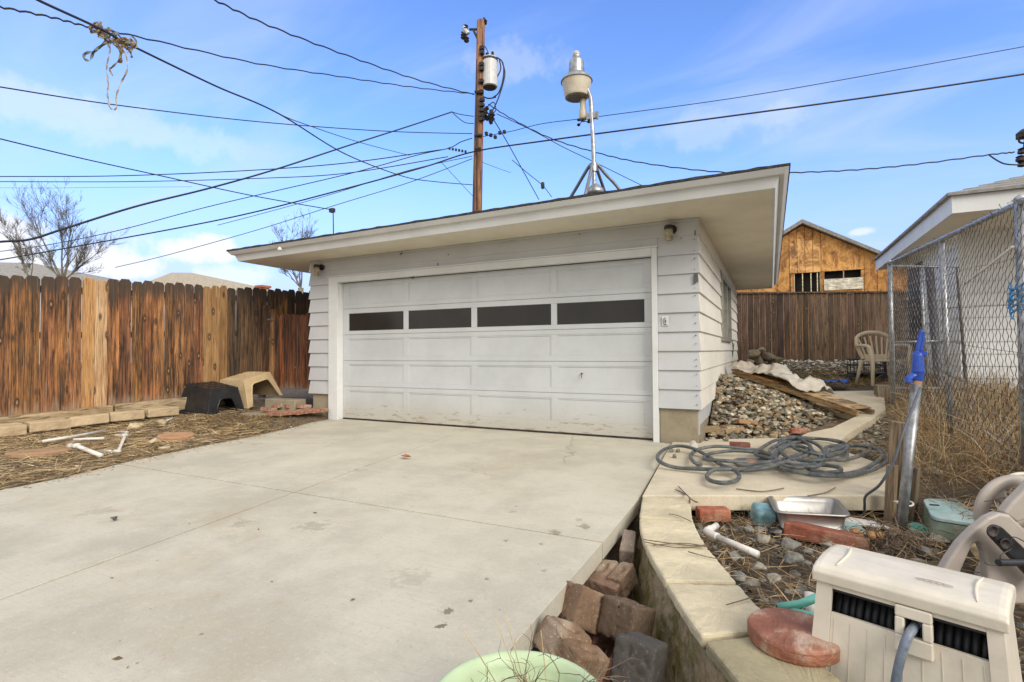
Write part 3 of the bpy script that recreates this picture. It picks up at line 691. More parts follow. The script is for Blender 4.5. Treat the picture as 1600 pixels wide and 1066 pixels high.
for i, x in enumerate(np.arange(-8.52, -8.05, .122)):
    picket(gb, (x + .06, 6.44, .40), RX, .116, 1.53 + random.uniform(-.015, .01), .018, ((.5, .62, .9), (.45, .45, .5), (.6, .6, .6), (.35, .38, .45))[i % 4], (0, -1, 0))
gb.build('boards', MAT['fence_wood'], LS, bevel=.003)
gp = MB(); gp.box((-8.0, 6.47, 1.12), (.09, .09, 1.45), col=(.9, 1.0, 1.1)); gp.build('post', MAT['fence_wood'], LS, bevel=.004)

# timbers and blocks along the fence foot
def along(s, n, z): return F0 + Fd * s + Fn * n + Vector((0, 0, z - F0.z))
RF = Matrix.Rotation(math.atan2(Fd.y, Fd.x), 3, 'Z')
for k, (s0, s1, lab, colr, dz_) in enumerate(((-2.2, -.18, 'darker old brown timber at the left end of the fence foot', (.62, .52, .5), 0), (-.16, 1.15, 'long pale timber laid along the foot of the fence', (1.05, 1, .95), .012), (1.17, 2.75, 'second pale timber along the fence foot reaching the black plastic shelter', (.95, .92, .9), .02))):
    q = MB(); c = along((s0 + s1) / 2, .10, .17 + .04 * (s0 + s1) / 2 + dz_); q.box(Vector((0, 0, 0)), (s1 - s0, .14, .19), None, colr)
    o = q.build('timber_beam', MAT['beam'], bevel=.01); o.location = c; o.rotation_euler = (0, -.04, math.atan2(Fd.y, Fd.x)); tag(o, lab, 'timber', 'timbers at the foot of the left fence')
labs = ['leftmost', 'second', 'third', 'fourth', 'fifth', 'sixth', 'seventh', 'eighth', 'ninth']
for k in range(9):
    s0 = -1.75 + k * .425; q = MB(); w = random.uniform(.40, .425); pts = [(-w / 2, -.17), (w / 2, -.17), (w / 2 - random.uniform(0, .05), random.uniform(.08, .13)), (-w / 2 + random.uniform(0, .05), random.uniform(.09, .14))]
    v = random.uniform(1.15, 1.4)
    q.prism([(a, b, -.06) for a, b in pts], (0, 0, .125), (v, v * .97, v * .93)); o = rough(q.build('retaining_block', MAT['block'], bevel=.014), 3, .014, .05)
    o.location = along(s0, .36 + random.uniform(-.02, .02), .14 + .035 * s0); o.rotation_euler = (random.uniform(-.06, .05), random.uniform(-.06, .03), math.atan2(Fd.y, Fd.x) + random.uniform(-.13, .13))
    tag(o, 'tan concrete block, %s from the left in the row along the fence foot' % labs[k], 'concrete block', 'concrete blocks along the fence foot')

# back fence
BF = thing('back_fence', (1, 15.5, .7), 'dark weathered tall board fence across the back of the yard', 'fence')
bb = MB(); x = -3.0
while x < 4.6:
    w = random.uniform(.135, .15); top = lerp(2.64, 2.48, (x + .83) / 3.43); v = random.uniform(.5, 1.25)
    picket(bb, (x + w / 2, 15.5 + random.uniform(-.005, .005), .55), (1, 0, 0), w - .006, top - .55 + random.uniform(-.01, .01) - .03, .018, (v, v * random.uniform(.92, 1.05), v * random.uniform(.9, 1.1)), (0, -1, 0), top='flat'); x += w
bb.build('boards', MAT['backfence'], BF, bevel=.002, seg=1)
cp = MB(); cp.prism([(-3.0, 15.44, 2.70), (4.6, 15.44, 2.36), (4.6, 15.44, 2.39), (-3, 15.44, 2.745)], (0, .12, 0), (1.1, 1.1, 1.1)); cp.build('cap_rail', MAT['backfence'], BF)

# ------------------------------------------------------------------ neighbouring buildings
# plywood house
PH = thing('plywood_house', (1.3, 26, 0.8), 'unfinished house gable sheathed in orange weathered plywood behind the back fence', 'house')
Y = 26
hole = [(1.65 + .55, 3.60, 3.52, 4.34)]
w = MB()
def plypoly(pts, col, y=Y, d=.02): w.prism([(a, y, b) for a, b in pts], (0, -d, 0), col)
pk = (1.31, 6.50); slope = (6.50 - 4.80) / (4.28 - 1.31)
def rz(x): return pk[1] - abs(x - pk[0]) * slope * (1 if x > pk[0] else 1)
# sheets above the openings, each its own tint
edges = [-3.2, -.75, .30, .80, 1.10, 1.40, 1.70, 2.0, 3.55, 4.0, 4.4, 5.4]
for i, (a, b) in enumerate(zip(edges, edges[1:])):
    zb = 4.42 if .78 < a < 3.5 else .8
    if a < -.7 and b < 0.9: zb = .8
    mid = pk[0] if a < pk[0] < b else None
    pts = [(a + .008, zb), (b - .008, zb), (b - .008, rz(b))] + ([(mid, pk[1])] if mid else []) + [(a + .008, rz(a))]
    col = (1.15, 1.25, 1.5) if .78 < a < 1.95 else (random.uniform(.7, 1.05),) * 3
    if a > 3.5: col = (.8, .75, .7)
    if .78 < a < 1.95: # the pale patch is lower, with a seam
        t = min(rz(a), rz(b)) - .45; plypoly([(a + .008, zb), (b - .008, zb), (b - .008, t), (a + .008, t)], col, Y - .015); plypoly([(a + .008, t + .01), (b - .008, t + .01), (b - .008, rz(b))] + ([(mid, pk[1])] if mid else []) + [(a + .008, rz(a))], (.9, .85, .8))
    else: plypoly(pts, col)
plypoly([(.83, 3.55), (.95, 3.55), (.95, 4.40), (.83, 4.40)], (.9, .8, .8)); plypoly([(1.97, .8), (2.12, .8), (2.12, 4.40), (1.97, 4.40)], (.9, .85, .8)); plypoly([(.83, .8), (1.96, .8), (1.96, 3.52), (.83, 3.52)], (.8, .75, .7)); plypoly([(3.45, .8), (3.54, .8), (3.54, 4.40), (3.45, 4.40)], (.9, .85, .8)); plypoly([(2.13, .8), (3.44, .8), (3.44, 3.6), (2.13, 3.6)], (.85, .8, .75))
w.build('sheathing', MAT['ply'], PH)
w = MB(); w.span((-3.2, Y + .1, .8), (5.4, Y + .3, 1.0)); w.prism([(-3.2, Y + .25, .8), (5.4, Y + .25, .8), (5.4, Y + .25, rz(5.4) - .05), (1.31, Y + .25, 6.4), (-3.2, Y + .25, rz(-3.2) - .05)], (0, 8, 0)); w.build('interior', M_simple('dark_interior', (0.012, .011, .01), .9), PH)
w = MB()
for x in (.96, 1.28, 1.60, 1.84, 1.95): w.span((x, Y + .0, 3.53), (x + .035, Y + .09, 4.40), (2.0, 2.4, 2.6))
for x in (2.80, 3.43): w.span((x, Y, 3.6), (x + .04, Y + .09, 4.40), (1.2, 1.2, 1.4))
w.span((2.10, Y - .06, 3.60), (3.5, Y - .025, 4.08), (2.0, 2.5, 3.4)); w.span((.83, Y - .02, 3.50), (1.98, Y + .05, 3.525), (2, 2.3, 2.5))
w.build('studs', MAT['pallet'], PH)
w = MB(); w.prism([(-3.6, Y - .3, rz(-3.6) + .02), (1.31, Y - .3, 6.55), (1.31, Y - .3, 6.72), (-3.6, Y - .3, rz(-3.6) + .17)], (0, 9, 0)); w.prism([(1.312, Y - .3, 6.55), (5.8, Y - .3, rz(5.8) + .02), (5.8, Y - .3, rz(5.8) + .14), (1.312, Y - .3, 6.72)], (0, 9, 0)); w.build('roof', MAT['shingle_grey'], PH)

# white house on the right
RH = thing('white_house', (3.5, 9.5, .2), 'white clapboard house with a grey hip roof behind the chain link fence', 'house')
hx, hy = 2.42, 9.45
w = MB(); ex = .17; k = 0; z = .48
while z < 2.70:
    z1 = min(z + ex, 2.74); v = []
    for o, zz_ in ((.022, z), (.004, z1)): v += [(hx - o, 12.5, zz_), (hx - o, hy - o, zz_), (9.0, hy - o, zz_)]
    v += [(hx, 12.5, z), (hx, hy, z), (9, hy, z)]
    w.add(v, [(0, 1, 4, 3), (1, 2, 5, 4), (6, 7, 1, 0), (7, 8, 2, 1)]); z += ex
w.span((hx + .03, hy + .03, .2), (9, 12.5, 2.7)); w.build('siding', M_paint('bright_white_paint', (.86, .86, .84), grime=.15), RH)
w = MB(); w.span((hx + .02, hy + .02, -.1), (9, 12.5, .478)); w.build('foundation', MAT['walk'], RH)
w = MB(); w.span((hx - .04, hy + 1.9, .55), (hx - .0, hy + 2.9, 2.6)); w.build('side_door', MAT['rust'], RH)
ex0, ey0 = 1.98, 7.95; ez = 2.70
w = MB(); w.span((ex0 + .03, ey0 + .03, ez + .001), (9.4, 12.97, ez + .02)); w.build('soffit', MAT['soffit'], RH)
w = MB(); w.span((ex0 - .0, ey0 + .027, ez - .01), (ex0 + .025, 13.0, ez + .20)); w.span((ex0, ey0, ez - .01), (9.4, ey0 + .025, ez + .20)); w.build('fascia', MAT['paint_trim'], RH, bevel=.003)
w = MB(); rs = .36; e = .05; zt = ez + .235; xa, ya = ex0 - e, ey0 - e; ridge = 2.5
NC = 12
for i in range(NC):
    t0, t1 = i / NC, (i + 1) / NC; a0_, a1_ = xa + ridge * t0, xa + ridge * t1; b0_, b1_ = ya + ridge * t0, ya + ridge * t1
    z0_, z1_ = zt + ridge * t0 * rs, zt + ridge * t1 * rs - .012
    be = max(13.05 - ridge * t0, b0_ + .01); be1 = max(13.05 - ridge * t1, b1_ + .0); w.add([(a0_, be, z0_), (a0_, b0_, z0_), (a1_, b1_, z1_), (a1_, be1, z1_), (a0_, be, z0_ - .02), (a0_, b0_, z0_ - .02)], [(0, 1, 2, 3), (4, 5, 1, 0)])
    w.add([(a0_, b0_, z0_), (12, b0_, z0_), (12, b1_, z1_), (a1_, b1_, z1_), (a0_, b0_, z0_ - .02), (12, b0_, z0_ - .02)], [(0, 1, 2, 3), (4, 5, 1, 0)])
w.span((xa, ya, zt - .035), (9.4, 13.0, zt - .021))
w.build('roof', MAT['shingle_grey'], RH)

# houses beyond the left fence
def far_house(name, label, eave, peak, depth, mat, wall_base=0, chimney=None, dy=7):
    """eave/peak: photo columns and heights of a hip roof standing at the given distance"""
    pts = [dp(x, y, depth) for x, y in eave]; rp = [dp(x, y, depth + dy * .6) for x, y in peak]
    T = thing(name, ((pts[0].x + pts[1].x) / 2, (pts[0].y + pts[1].y) / 2, 0), label, 'house')
    d = (pts[1] - pts[0]); d.z = 0; d.normalize(); n = Vector((-d.y, d.x, 0))
    if n.dot(ray(300, 500)) < 0: n = -n
    back = [pts[1] + n * dy * 1.6, pts[0] + n * dy * 1.6]
    z = min(pts[0].z, pts[1].z); P = [Vector((q.x, q.y, z)) for q in (pts[0], pts[1], back[0], back[1])]
    w = MB(); w.add(P + rp, [(0, 1, 5, 4), (1, 2, 5), (2, 3, 4, 5), (3, 0, 4), (3, 2, 1, 0)]); w.build('roof', mat, T)
    w = MB(); c = sum(P, Vector()) / 4; Q = [c + (q - c) * .93 for q in P]; w.prism([(q.x, q.y, 0) for q in Q], (0, 0, z - .02)); w.build('wall', MAT['paint'], T)
    if chimney:
        q = MB(); c = dp(chimney[0], chimney[1], depth + 1); q.span((c.x - .2, c.y - .2, z), (c.x + .2, c.y + .2, c.z)); q.span((c.x - .26, c.y - .26, c.z), (c.x + .26, c.y + .26, c.z + .1)); q.build('chimney', MAT['brick'], T)
far_house('tan_roof_house', 'house with a low tan hip roof rising above the left fence near the garage', [(170, 452), (470, 462)], [(268, 426), (298, 426)], 24, MAT['shingle_tan'], chimney=(411, 450))
far_house('grey_roof_house', 'house with a grey brown low roof at the far left behind the bare trees', [(-260, 452), (225, 448)], [(-60, 409), (50, 411)], 26, MAT['shingle_grey'])

# ------------------------------------------------------------------ bare trees
def bare_tree(label, roots, depth, spread, hgt, seed, nb=5, ls=1.0, trunk_r=.14, base_px=None, lean=0):
    rnd = random.Random(seed); base = dp(base_px[0], base_px[1], depth); bz = base.copy(); bz.z = .4
    T = thing('bare_tree', bz, label, 'tree', 'bare winter trees beyond the left fence')
    tk = MB(); tk.tube([bz, bz.lerp(base, .5), base], [trunk_r * 1.3, trunk_r * 1.05, trunk_r], 8); tk.build('trunk', MAT['bark'], T, smooth=True)
    cr = MB(); right = Vector((CM[0][0], CM[1][0], 0)).normalized(); fw = Vector((-.444, .896, 0))
    def grow(p, d, L, r, lv):
        pts = [p]; rr = [r]; nseg = 5; q = p.copy(); dd = d.copy(); sp = []
        for i in range(nseg):
            dd = (dd + Vector((rnd.gauss(0, .09), rnd.gauss(0, .09), .06 + rnd.gauss(0, .05)))).normalized()
            q = q + dd * L / nseg; pts.append(q.copy()); rr.append(r * (1 - .75 * (i + 1) / nseg)); sp.append((q.copy(), dd.copy(), r * (1 - .75 * (i + 1) / nseg)))
        cr.tube(pts, rr, 5 if lv < 2 else 3)
        if lv >= 4: return
        n = (7, 6, 5, 3)[lv]
        for k in range(n):
            a = sp[rnd.randint(0 if lv else 1, 4)]
            ax = Vector((rnd.gauss(0, 1), rnd.gauss(0, 1), rnd.gauss(0, .35))); nd = (a[1] + ax.normalized() * rnd.uniform(.35, .7)).normalized()
            grow(a[0] - a[1] * rnd.uniform(0, L / nseg), nd, L * rnd.uniform(.40, .62), max(.0045, a[2] * .58), lv + 1)
    for (dx, L, rr) in spread:
        L *= .72 * ls; rr *= .7
        d = (right * math.sin(R(dx)) + Vector((0, 0, 1)) * math.cos(R(dx)) + fw * rnd.uniform(-.25, .25)).normalized(); grow(base, d, L, trunk_r * rr, 0)
    cr.build('crown', MAT['bark'], T)
bare_tree('slender leafless tree at the far left edge above the fence', None, 20, [(-14, 3.2, .5), (6, 2.0, .35), (-40, 2.0, .35)], 3, 3, ls=.8, trunk_r=.09, base_px=(48, 440))
bare_tree('larger spreading leafless tree above the left fence with many upright limbs', None, 20, [(-12, 3.6, .55), (3, 3.2, .5), (20, 3.4, .6), (38, 2.6, .4), (62, 2.4, .35), (-45, 2.0, .35)], 3, 21, ls=.9, trunk_r=.12, base_px=(98, 440))
bare_tree('leafless tree showing behind the left eave of the garage', None, 18, [(-28, 3.2, .5), (-8, 3.4, .5), (10, 3.1, .5), (-50, 2.0, .35)], 3, 8, ls=.66, trunk_r=.09, base_px=(470, 450))

# ------------------------------------------------------------------ utility pole
PD = 16.0
pb = dp(740, 600, PD); pt = dp(751.5, 33, PD); pbot = pb + (pb - pt) * .12
UP = thing('utility_pole', (pbot.x, pbot.y, 0), 'tall brown wooden utility pole with a grey transformer behind the garage', 'utility pole')
def pole(y, dx=0, dd=0): # point on the pole at photo row y
    t = (600 - y) / (600 - 33); p = pb.lerp(pt, t); return p + Vector((CM[0][0], CM[1][0], 0)) * (dx * PD / FPX) + Vector((-.444, .896, 0)) * dd
q = MB(); q.tube([pbot, pb, pb.lerp(pt, .5), pt], [.17, .165, .15, .125], 16); q.build('pole', MAT['pole'], UP, smooth=True)
k = PD / FPX
q = MB(); c = pole(137, 16, 0); q.lathe([(.0, -.01), (.20, 0), (.235, .02), (.235, .86), (.22, .90), (.12, .94), (0, .95)], c, 24); tr = q.build('transformer', MAT['enamel'], UP, smooth=False)
q = MB(); q.lathe([(0, -.013), (.2, -.012), (.2, -.002)], c, 20); q.lathe([(.238, .80), (.25, .81), (.25, .86), (.238, .87)], c, 20); build_parts(q, 'transformer_band', MAT['rust'], tr)
q = MB()
for dx_, dz_ in ((-.1, .95), (.1, .93)): q.lathe([(.03, 0), (.05, .02), (.03, .05), (.05, .08), (.03, .11), (.045, .14), (.0, .17)], c + Vector((dx_, 0, dz_)), 10)
build_parts(q, 'bushing', MAT['rust'], tr)
q = MB(); q.lathe([(.05, 0), (.09, .02), (.06, .07), (.1, .09), (.05, .16), (.03, .2), (0, .21)], pole(38, 5), 12); q.build('top_insulator', MAT['rust'], UP)
# cutout and arrester bracket on the left of the top
q = MB(); q.tube([pole(66, -2), pole(52, -9), pole(46, -12)], .035, 6); q.tube([pole(46, -18), pole(46, -4)], .035, 6); q.tube([pole(50, -30), pole(55, -22), pole(60, -26)], .03, 6)
for (a, b) in ((43, -24), (57, -27), (62, -22)): q.lathe([(.05, -.08), (.09, -.04), (.05, 0), (.09, .04), (.04, .08)], pole(a, b), 8)
q.build('cutout_bracket', MAT['rust'], UP)
q = MB(); q.tube([pole(38 + 4, -27), pole(53, -20)], .07, 8); q.build('fuse_tube', MAT['enamel'], UP)
q = MB()
for y in (80, 87, 105, 112, 131, 148, 160, 168, 176, 184, 190): q.box(pole(y, 3 if y < 150 else 5, -.16), (.12, .12, .10))
for y, L in ((148, 10), (215, 9), (236, 7)): q.tube([pole(y, -L * .7, -.17), pole(y, L * .7, -.17)], .045, 6)
for i in range(14): q.box(pole(165 + random.uniform(-6, 26), random.uniform(4, 22), random.uniform(-.2, .2)), (.09, .09, .14), Matrix.Rotation(random.uniform(0, 3), 3, 'Y'))
for i in range(5): q.box(pole(210 + random.uniform(-4, 5), 12 + i * 7, 0), (.08, .08, .09))
for i in range(6): q.box(pole(232 + i, -45 + i * 5, 0), (.05, .05, .07))
build_parts(q, 'pole_clamp', MAT['rust'], UP)
q = MB()
def arc(pts, r, n=6, sub=8, mb=None): (mb or q).tube(smooth_pts(pts, sub), r, n)
def smooth_pts(P, sub=8, closed=False):
    P = [Vector(p) for p in P]; out = []; n = len(P)
    for i in range(n if closed else n - 1):
        g_ = (lambda k: P[k % n]) if closed else (lambda k: P[min(max(k, 0), n - 1)])
        p0, p1, p2, p3 = g_(i - 1), g_(i), g_(i + 1), g_(i + 2)
        for j in range(sub):
            t = j / sub; out.append(.5 * ((2 * p1) + (-p0 + p2) * t + (2 * p0 - 5 * p1 + 4 * p2 - p3) * t * t + (-p0 + 3 * p1 - 3 * p2 + p3) * t ** 3))
    if not closed: out.append(P[-1])
    return out
arc([pole(68, -4), pole(72, 6), pole(82, 12), pole(92, 14)], .014)
arc([pole(92, 12), pole(90, 25), pole(100, 36), pole(125, 36), pole(145, 30), pole(152, 22)], .02)
arc([pole(94, 30), pole(110, 32), pole(130, 20), pole(136, 8), pole(133, -2)], .02)
arc([pole(96, 34), pole(115, 39), pole(140, 34), pole(165, 25), pole(185, 14)], .02)
arc([pole(80, -3), pole(90, 3), pole(97, 8)], .022)
arc([pole(172, 4), pole(178, 18), pole(172, 26), pole(160, 22), pole(168, 12)], .015); arc([pole(190, 4), pole(182, 16), pole(175, 12)], .02); arc([pole(150, 4), pole(154, 14), pole(152, 26)], .02)
arc([pole(95, -5, -.1), pole(160, -4, -.16), pole(330, 1, -.18)], .012)
q.build('jumper_wires', MAT['cable'], UP)

# ------------------------------------------------------------------ overhead wires
def wire(pts, rpx, label, mat='cable', sub=10, twist=0.0, name='overhead_wire', cat='cable'):
    """pts: (photo column, row, distance) supports and low points of one cable; rpx its half width at unit scale"""
    Q = [dp(a, b, c) for a, b, c in pts]
    P = smooth_pts(Q, sub)
    if pts[0][0] < 0 or pts[0][1] < 0: P.insert(0, P[0] + (P[0] - P[1]).normalized() * 14)
    if pts[-1][0] > 1610: P.append(P[-1] + (P[-1] - P[-2]).normalized() * 14)
    if twist:
        for i, p in enumerate(P[1:-1]): p.z += twist * math.sin(i * 2.1); p.x += twist * math.cos(i * 2.1)
    m = MB(); m.tube(P, rpx, 6); o = m.build(name, MAT[mat], smooth=True); return tag(o, label, cat, 'overhead wires')
wire([(20, -24, 4.3), (59, 0, 4.6), (152, 43, 5.4), (213, 75, 6.0), (338, 135, 7.5), (436, 178, 9.0), (540, 241, 11.5), (631, 276, 14), (680, 284, 15), (738, 289, 16)], .0125, 'thickest black service cable from the upper left corner carrying the strap tangle')
wire([(436, 178, 9.0), (470, 192, 10), (560, 222, 12.5), (640, 243, 15)], .008, 'thin black wire branching from the thick service cable right of the strap tangle')
wire([(-40, 4, 7), (0, 11, 7.3), (80, 27, 7.8), (142, 43, 8.3), (213, 57, 9.0), (400, 99, 11.5), (540, 121, 13.5), (650, 137, 15), (741, 147, 15.9)], .014, 'twisted cable from the left edge passing behind the strap tangle to the pole', twist=.012)
wire([(300, -15, 8), (335, 0, 8.5), (420, 40, 10), (540, 86, 12), (650, 124, 14.3), (741, 148, 15.9)], .015, 'twisted cable descending from the top edge to the pole bracket', twist=.014)
wire([(-40, 130, 9), (0, 136, 9.4), (180, 164, 11.5), (400, 190, 13.5), (600, 205, 15), (738, 209, 16)], .013, 'plain black wire running nearly level from the left edge to the pole below the transformer')
wire([(-40, 206, 8), (0, 217, 8.4), (125, 247, 9.4), (243, 273, 10.2), (390, 305, 11.2), (519, 328, 12)], .011, 'black wire descending from the left edge to the small roof mast')
wire([(-40, 384, 7.5), (0, 378, 7.8), (48, 374, 8.2), (105, 356, 8.8), (215, 322, 9.6), (328, 294, 10.6), (430, 265, 12), (540, 229, 13.5), (640, 197, 15), (706, 175, 15.6)], .019, 'thick black cable rising from the lower left edge to its splice left of the pole')
wire([(706, 175, 15.6), (720, 179, 15.8), (740, 182, 16)], .012, 'short upper lead from the cable splice into the pole', 'cable'); wire([(706, 175, 15.6), (718, 186, 15.8), (728, 192, 15.9), (740, 193, 16)], .012, 'short drooping lower lead from the cable splice into the pole')
wire([(-40, 277, 22), (0, 276, 22), (180, 275, 22), (380, 267, 22), (540, 255, 22), (690, 234, 21)], .020, 'upper of two level black wires crossing the sky at left', 'cable'); wire([(-40, 285, 23), (0, 284, 23), (200, 284, 23), (400, 279, 23), (540, 271, 22), (700, 245, 21)], .018, 'lower of two level black wires crossing the sky at left')
wire([(-40, 293, 26), (60, 294, 26), (160, 293, 26), (300, 292, 26)], .009, 'faint thin wire just below the level pair at left', 'cable_grey')
wire([(-40, 396, 20), (0, 393, 20), (85, 381, 20), (190, 359, 19), (330, 322, 18), (540, 273, 17), (650, 243, 17), (700, 232, 16.5), (720, 222, 16), (738, 216, 16)], .014, 'thin wire rising from the left edge to the row of small clamps beside the pole', 'cable')
wire([(-60, 413, 19), (0, 406, 19), (120, 385, 18), (280, 356, 17), (400, 331, 16.5), (540, 295, 16), (660, 262, 16), (741, 237, 15.8), (860, 219, 14), (1100, 187, 13), (1350, 153, 12.5), (1600, 116, 12), (1680, 103, 12)], .021, 'long thick black cable crossing the whole sky behind the lamp and held on the pole')
wire([(180, 418, 19), (260, 399, 19), (400, 360, 18), (520, 322, 17), (640, 285, 16.5), (738, 248, 16)], .012, 'faint lower wire converging on the pole clamp from the far left', 'cable_grey')
wire([(340, 352, 18), (420, 331, 17.5), (520, 303, 17), (640, 266, 16.5), (738, 244, 16)], .011, 'faint middle wire converging on the pole clamp', 'cable_grey')
wire([(752, 214, 16), (800, 205, 15.5), (850, 193, 15), (945, 181, 14), (1200, 145, 13.5), (1600, 73, 13), (1680, 59, 13)], .010, 'thin upper wire running from the pole to the upper right edge', 'cable')
wire([(763, 163, 16), (800, 186, 15.3), (860, 216, 14.5), (930, 238, 14), (1000, 254, 13.6), (1100, 267, 13), (1180, 271, 12.6), (1235, 270, 12.3), (1330, 266, 12), (1430, 257, 11.8), (1545, 242, 11.5), (1585, 238, 11.4)], .016, 'black twisted service drop past the garage roof to the insulators at the right edge', twist=.010)
wire([(776, 178, 16), (830, 203, 16.5), (880, 230, 17), (930, 254, 17.5), (995, 286, 18), (1020, 298, 18.3)], .012, 'thin wire dropping from the pole behind the lamp tripod to the garage roof')
wire([(768, 182, 16), (790, 218, 17), (820, 272, 18), (842, 312, 19)], .016, 'steeper of two guy wires descending right of the pole')
o = wire([(800, 250, 17), (826, 272, 17.5), (848, 290, 18), (862, 308, 18.4)], .012, 'short guy wire with a dark insulator right of the pole')
m = MB(); m.lathe([(0, -.13), (.06, -.1), (.07, 0), (.06, .1), (0, .13)], dp(848, 290, 18), 8); m.build('insulator', MAT['rust'], o)
wire([(752, 253, 16), (775, 262, 17), (798, 270, 18)], .008, 'very short thin wire leaving the pole low on its right side', 'cable_grey')
wire([(688, 252, 16), (712, 278, 17), (742, 310, 18)], .009, 'thin line dropping left of the pole toward the roof', 'cable_grey')
wire([(1545, 242, 11.5), (1560, 252, 11.4), (1575, 257, 11.3), (1610, 258, 11.2)], .016, 'drooping service lead under the insulators at the right edge')
m = MB()
for (x, y) in ((1597, 236), (1594, 248), (1597, 256)): m.lathe([(.03, -.07), (.08, -.05), (.08, 0), (.05, .02), (.08, .04), (.03, .07)], dp(x, y, 11.3), 10)
m.tube([dp(1605, 200, 11.3), dp(1601, 230, 11.3), dp(1606, 262, 11.3)], .03, 6); m.lathe([(.0, -.12), (.14, -.1), (.14, 0), (.05, .08), (0, .1)], dp(1600, 208, 11.3), 10)
arc([dp(1600, 215, 11.3), dp(1592, 212, 11.3), dp(1593, 222, 11.3), dp(1602, 224, 11.3)], .02, mb=m)
o = m.build('service_insulators', MAT['rust']); tag(o, 'dark insulators and weatherhead at the extreme right edge holding the service drop', 'insulator')

# strap tangle on the service cable
c0 = dp(182, 62, 5.7); kk = 5.7 / FPX
def sp(x, y, d=0): return dp(x, y, 5.7 + d)
m = MB()
def ribbon(mb, pts, w, col, sub=10):
    P = smooth_pts(pts, sub); n = len(P); vs = []
    for i, p in enumerate(P):
        t = (P[min(i + 1, n - 1)] - P[max(i - 1, 0)]).normalized(); fw = Vector((-.8, .6, 0)); tw = 1.2 * math.sin(i * .31 + len(mb.v)); s = (t.cross(fw)).normalized() * math.cos(tw) + fw * math.sin(tw)
        vs += [p - s * w / 2, p + s * w / 2]
    mb.add(vs, [(2 * i, 2 * i + 1, 2 * i + 3, 2 * i + 2) for i in range(n - 1)], col)
tn = (1.2, 1.05, .85); gr = (.9, 1.1, 1.35); pa = (1.9, 1.9, 2.0)
for a, b, cc in ((150, 43, tn), (162, 52, tn), (172, 60, gr), (190, 68, tn), (203, 70, tn)):
    for j in range(7):
        w0 = random.uniform(0, 6.28); ribbon(m, [sp(a + 8 * math.cos(w0 + u) + random.uniform(-4, 4), b + 7 * math.sin(w0 + u) + random.uniform(-3, 3), .03 * math.sin(u * 2)) for u in (0, 1.2, 2.4, 3.6, 5)], .018, cc)
ribbon(m, [sp(170, 62), sp(158, 72), sp(146, 80), sp(133, 84), sp(132, 92), sp(141, 95), (sp(146, 82, .02)), sp(158, 72), sp(168, 62)], .030, gr)
ribbon(m, [sp(166, 66), sp(172, 78), sp(169, 90), sp(167, 108), sp(169, 135), sp(168, 150), sp(172, 168), sp(178, 172), sp(182, 166), sp(182, 148), sp(190, 128), sp(199, 108), sp(197, 88), sp(190, 74)], .020, pa, 14)
ribbon(m, [sp(184, 72), sp(188, 84), sp(184, 96), sp(174, 106), sp(171, 108), sp(176, 119)], .020, tn)
ribbon(m, [sp(183, 70), sp(190, 82), sp(188, 95), sp(184, 95)], .045, tn)
ribbon(m, [sp(196, 72), sp(203, 80), sp(206, 88), sp(204, 89)], .025, tn)
ribbon(m, [sp(168, 44), sp(178, 48), sp(188, 58), sp(192, 68)], .025, gr); ribbon(m, [sp(205, 70), sp(203, 60), sp(208, 58), sp(213, 66), sp(210, 76)], .02, gr)
ribbon(m, [sp(152, 44), sp(168, 60), sp(186, 66), sp(202, 72)], .05, tn)
for j in range(26):
    a, b = random.choice(((160, 52), (176, 62), (198, 70), (206, 74))); ribbon(m, [sp(a, b), sp(a + random.uniform(-8, 8), b + random.uniform(-6, 9)), sp(a + random.uniform(-11, 11), b + random.uniform(-8, 14))], .006, random.choice((tn, gr, pa)), 5)
o = m.build('strap_tangle', MAT['strap'], solid=.002); tag(o, 'tangle of frayed tan straps hanging in loops from the thick service cable', 'strap')
# small mast at the left part of garage roof
q = MB(); q.tube([dp(520.5, 330, 12), dp(521, 362, 12), dp(521, 362, 12) - Vector((0, 0, .9))], .012, 6); q.box(dp(519, 329, 12), (.12, .08, .09)); o = q.build('roof_mast', MAT['rust']); tag(o, 'thin metal mast above the garage roofline where one wire ends', 'mast')

# ------------------------------------------------------------------ yard light on the garage roof
LY = 7.1; kl = (dp(927, 290, 1)).y; 
def lp(px, py, dd=0):
    r = ray(px, py); t = (LY + dd) / r.y; return Vector((0, 0, H)) + r * t
s1 = (lp(928, 200) - lp(927, 200)).length
base = lp(929, 297)
YL = thing('yard_light', (base.x, base.y, 2.95), 'old galvanised yard light on a tripod pole standing on the garage roof', 'yard light')
q = MB(); P = smooth_pts([lp(929, 318), lp(927.5, 240), lp(925, 190), lp(923.5, 160), lp(921, 148), lp(916, 138, -.02), lp(908, 133, -.05)], 6); q.tube(P, 3.5 * s1 * .92, 12); q.build('mast_pipe', MAT['galv'], YL, smooth=True)
q = MB(); q.box(lp(926, 181), (.16, .05, .09)); q.tube([lp(933, 176), lp(933, 186)], .02, 8); q.lathe([(.055, -.06), (.055, .06)], lp(927.5, 262), 10); q.build('clamp', MAT['galv'], YL)
for (px, py, dd, mid) in ((898, 298, .15, (912, 274)), (916, 299, -.35, (921, 278)), (943, 294, .4, (936, 274)), (963, 290, .2, (946, 272))):
    q = MB(); P = smooth_pts([lp(928, 254), lp(928 + (mid[0] - 928) * .45, 260, dd * .2), lp(mid[0], mid[1], dd * .5), lp(px, py, dd), lp(px + (px - 928) * .55, py + 26, dd * 1.5)], 6); q.tube(P, .024, 8); q.build('leg', M_simple('weathered_pipe', (.22, .23, .26), .5, .5) if 'wpipe' not in MAT else MAT['wpipe'], YL, smooth=True)
    MAT.setdefault('wpipe', bpy.data.materials['weathered_pipe'])
